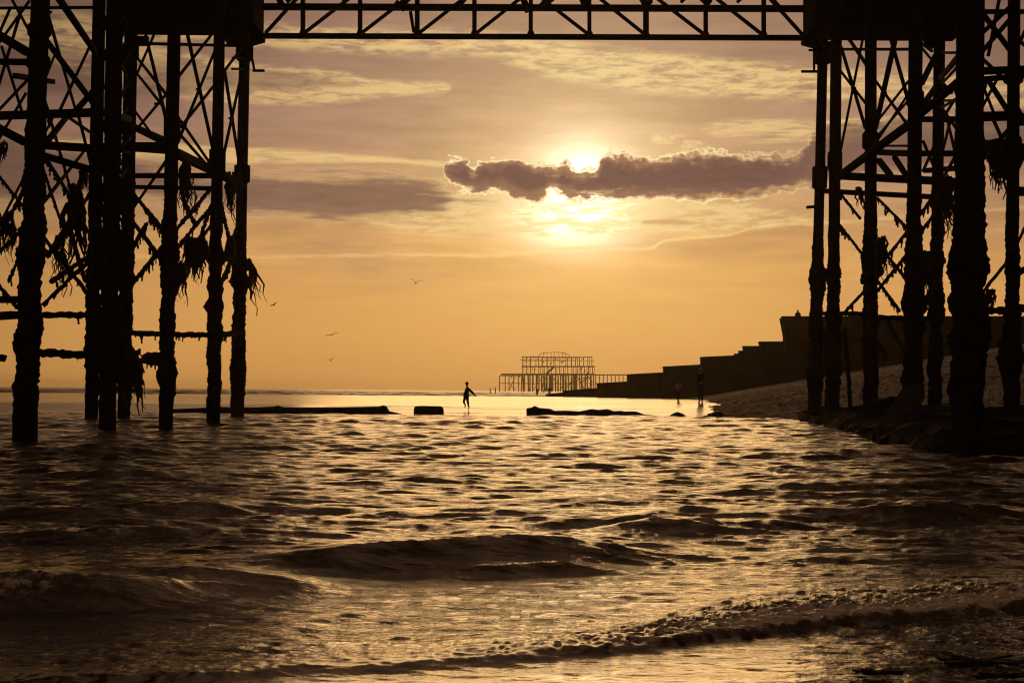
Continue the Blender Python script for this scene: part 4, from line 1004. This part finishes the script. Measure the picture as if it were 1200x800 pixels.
# small child seen from behind
c = P(794.5, 472.4, 94); zz0 = 0.345 + .12 * 1.0 * 0.0
zs = lambda x, Y: sand_z(np.array(x), np.array(Y)).item()
Yk = 90.0; c = P(794.5, 472.4, Yk)
person((c.x, Yk, zs(c.x, Yk)), 1.28, dict(
    pelvis=(0, 0, .50), hem=(0, 0, .42), waist=(.005, -.01, .60), chest=(.015, -.02, .74), collar=(.02, -.03, .81), neck=(.02, -.03, .83), headb=(.02, -.05, .88), headt=(.015, -.07, .945),
    shl=(-.085, -.01, .78), ell=(-.10, -.02, .64), wrl=(-.06, -.08, .56), cufl=(-.065, -.07, .57), shr=(.11, -.01, .78), elr=(.13, -.02, .64), wrr=(.08, -.09, .57), cufr=(.085, -.08, .58),
    hil=(-.03, 0, .47), knl=(-.02, -.01, .26), anl=(-.01, .02, .04), trl=(-.01, .015, .08), tol=(.03, -.06, .015), hir=(.035, 0, .47), knr=(.02, -.01, .26), anr=(.02, .02, .04), trr=(.02, .015, .08), tor=(.06, -.06, .015)),
    'small child in a pale hooded top standing with legs together on the wet sand', M_greycloth, M_darkcloth, M_fair, .006, (.3, -1), False)
Ya = 80.0; c = P(820.5, 472.0, Ya)
person((c.x, Ya, zs(c.x, Ya) + .0), 1.76, dict(
    pelvis=(.01, 0, .53), hem=(.01, 0, .47), waist=(.005, -.02, .64), chest=(-.005, -.05, .78), collar=(-.01, -.08, .85), neck=(-.01, -.09, .86), headb=(-.015, -.12, .895), headt=(-.02, -.17, .94),
    shl=(-.07, -.06, .83), ell=(-.085, -.08, .68), wrl=(-.04, -.14, .60), cufl=(-.045, -.13, .61), shr=(.075, -.06, .83), elr=(.095, -.07, .68), wrr=(.05, -.14, .60), cufr=(.055, -.13, .61),
    hil=(-.03, 0, .50), knl=(-.025, -.01, .27), anl=(-.02, .02, .04), trl=(-.02, .015, .08), tol=(-.06, -.06, .015), hir=(.04, 0, .50), knr=(.05, -.01, .27), anr=(.055, .02, .04), trr=(.055, .015, .08), tor=(.05, -.08, .015)),
    'tall fair-haired adult in dark clothes with bowed head beside the shingle', M_darkcloth, M_darkcloth, M_fair, .010, (-.3, -1), False)
for (x, Yd, H, lab, fr) in ((629.5, 250, 1.45, 'tiny distant figure before the ruined pier, left of the pair', (1, -.2)), (644, 235, 1.6, 'tiny distant figure before the ruined pier, right of the pair', (-.5, -1))):
    c = P(x, 463, Yd)
    person((c.x, Yd, max(0.02, zs(c.x, Yd))), H, dict(
        pelvis=(0, 0, .53), hem=(0, 0, .46), waist=(.0, 0, .62), chest=(.005, 0, .76), collar=(.01, 0, .83), neck=(.01, 0, .85), headb=(.015, 0, .90), headt=(.015, 0, .96),
        shl=(-.10, 0, .81), ell=(-.14, 0, .67), wrl=(-.13, -.03, .53), cufl=(-.13, -.02, .55), shr=(.10, 0, .81), elr=(.15, 0, .67), wrr=(.14, -.03, .53), cufr=(.14, -.02, .55),
        hil=(-.05, 0, .50), knl=(-.08, 0, .28), anl=(-.10, .02, .04), trl=(-.10, .015, .08), tol=(-.10, -.07, .015), hir=(.05, 0, .50), knr=(.06, 0, .28), anr=(.06, .02, .04), trr=(.06, .015, .08), tor=(.06, -.07, .015)),
        lab, M_darkcloth, M_darkcloth, M_brown, 0, fr, False)

# ------------------------------------------------------------------ gulls
def gull(x, y, Y, span, heading, bank, flap, label):
    V = []; Fc = []
    # body as a spindle along +y
    prof = [(-.30, .004), (-.24, .05), (-.12, .055), (0, .07), (.12, .065), (.20, .045), (.25, .05), (.29, .035), (.33, .008)]
    n = 10
    for (py, r) in prof:
        for k in range(n):
            a = 2 * math.pi * k / n; V.append(Vector((math.cos(a) * r * (1.8 if py < -.2 else 1), py, math.sin(a) * r)))
    for i in range(len(prof) - 1):
        for k in range(n): Fc.append((i * n + k, i * n + (k + 1) % n, (i + 1) * n + (k + 1) % n, (i + 1) * n + k))
    for s in (-1, 1):
        st = [(0.03, .10, -.08, .02), (.22, .13, -.05, .02 + flap * .10), (.42, .12, -.06, .02 + flap * .17), (.65, .02, -.14, .02 + flap * .19), (.8, -.16, -.22, flap * .17)]
        b = len(V)
        for (wx, ya, yb, zz) in st:
            for q, th in ((ya, .016), (ya * .6 + yb * .4, .03), (yb, .008)):
                V.append(Vector((s * wx, q, zz + th))); V.append(Vector((s * wx, q, zz - th * .6)))
        for i in range(len(st) - 1):
            o0, o1 = b + i * 6, b + (i + 1) * 6
            for (p, q) in ((0, 2), (2, 4), (4, 5), (5, 3), (3, 1), (1, 0)): Fc.append((o0 + p, o0 + q, o1 + q, o1 + p))
        Fc.append(tuple(b + (len(st) - 1) * 6 + t for t in (0, 2, 4, 5, 3, 1)))
        Fc.append(tuple(b + t for t in (0, 1, 3, 5, 4, 2)))
    o = mesh_obj('gull', [v * (span / 1.6) for v in V], Fc, M_gull, None, True)
    o.location = P(x, y, Y); o.rotation_euler = (R(8), R(bank), R(heading)); tag(o, label, 'gull', 'gulls gliding over the shore')
gull(487, 332, 170, 1.25, 20, 8, 2.6, 'highest gull, wings raised in a V, nearest the sun')
gull(320.5, 357.5, 150, 1.1, 60, -22, 0.7, 'gull banking beside the outermost left column')
gull(388, 392.5, 150, 1.25, 15, -14, 0.5, 'gull gliding level with long outstretched wings in mid-sky')
gull(387.5, 422.5, 210, 1.05, 40, -16, 1.8, 'gull low above the horizon beneath the level gliding one')
gull(489.5, 396, 420, 1.1, 0, 0, 0.3, 'faintest far-off gull, a speck below the highest one')

# ------------------------------------------------------------------ seaweed scraps on the foreshore at lower right
def scrap(x, y, s, seed, label):
    Y = 1.0 * F / (y - 457.5 - .0075 * (x - 600)); c = P(x, y, Y); rs = random.Random(seed); m = MB()
    for i in range(34):
        a = c + Vector((rs.uniform(-.012, .012), rs.uniform(-.012, .012), 0.004 + rs.random() * .006)); an = rs.uniform(-.7, .7) + (math.pi if rs.random() < .5 else 0)
        L = s * rs.uniform(.3, 1.1); p1 = a + Vector((math.cos(an) * L, math.sin(an) * L * .6, rs.uniform(-.004, .012)))
        m.bar(a, p1, rs.uniform(.008, .02), .008, n=4, rough=.2, seg=3, rs=rs)
    o = m.build('seaweed_scrap', M_weed); o.location.z = 0.0; tag(o, label, 'seaweed', 'seaweed scraps washed up on the sand')
scrap(1150, 777, .16, 1, 'largest dark seaweed scrap in the swash at the lower right corner')
scrap(1170, 794, .10, 2, 'seaweed scrap at the bottom edge below the largest one')
scrap(1030, 790, .09, 3, 'loose seaweed scrap near the bottom edge left of the largest one')

# ------------------------------------------------------------------ sea haze
m = MB(); m.box((-9800, -400, -2.3), (9900, 7350, 26)); hz = m.build('haze', None); hz.location = (0, 0, 0)
mh = bpy.data.materials.new('sea_haze'); mh.use_nodes = True; g = G(mh.node_tree)
o_ = g.n('ShaderNodeOutputMaterial'); pv = g.n('ShaderNodeVolumePrincipled')
pv.inputs['Color'].default_value = (1.0, 0.84, 0.6, 1); pv.inputs['Density'].default_value = 0.00016; pv.inputs['Anisotropy'].default_value = 0.82
g.l(pv.outputs[0], o_.inputs['Volume']); hz.data.materials.append(mh); tag(hz, kind='stuff')
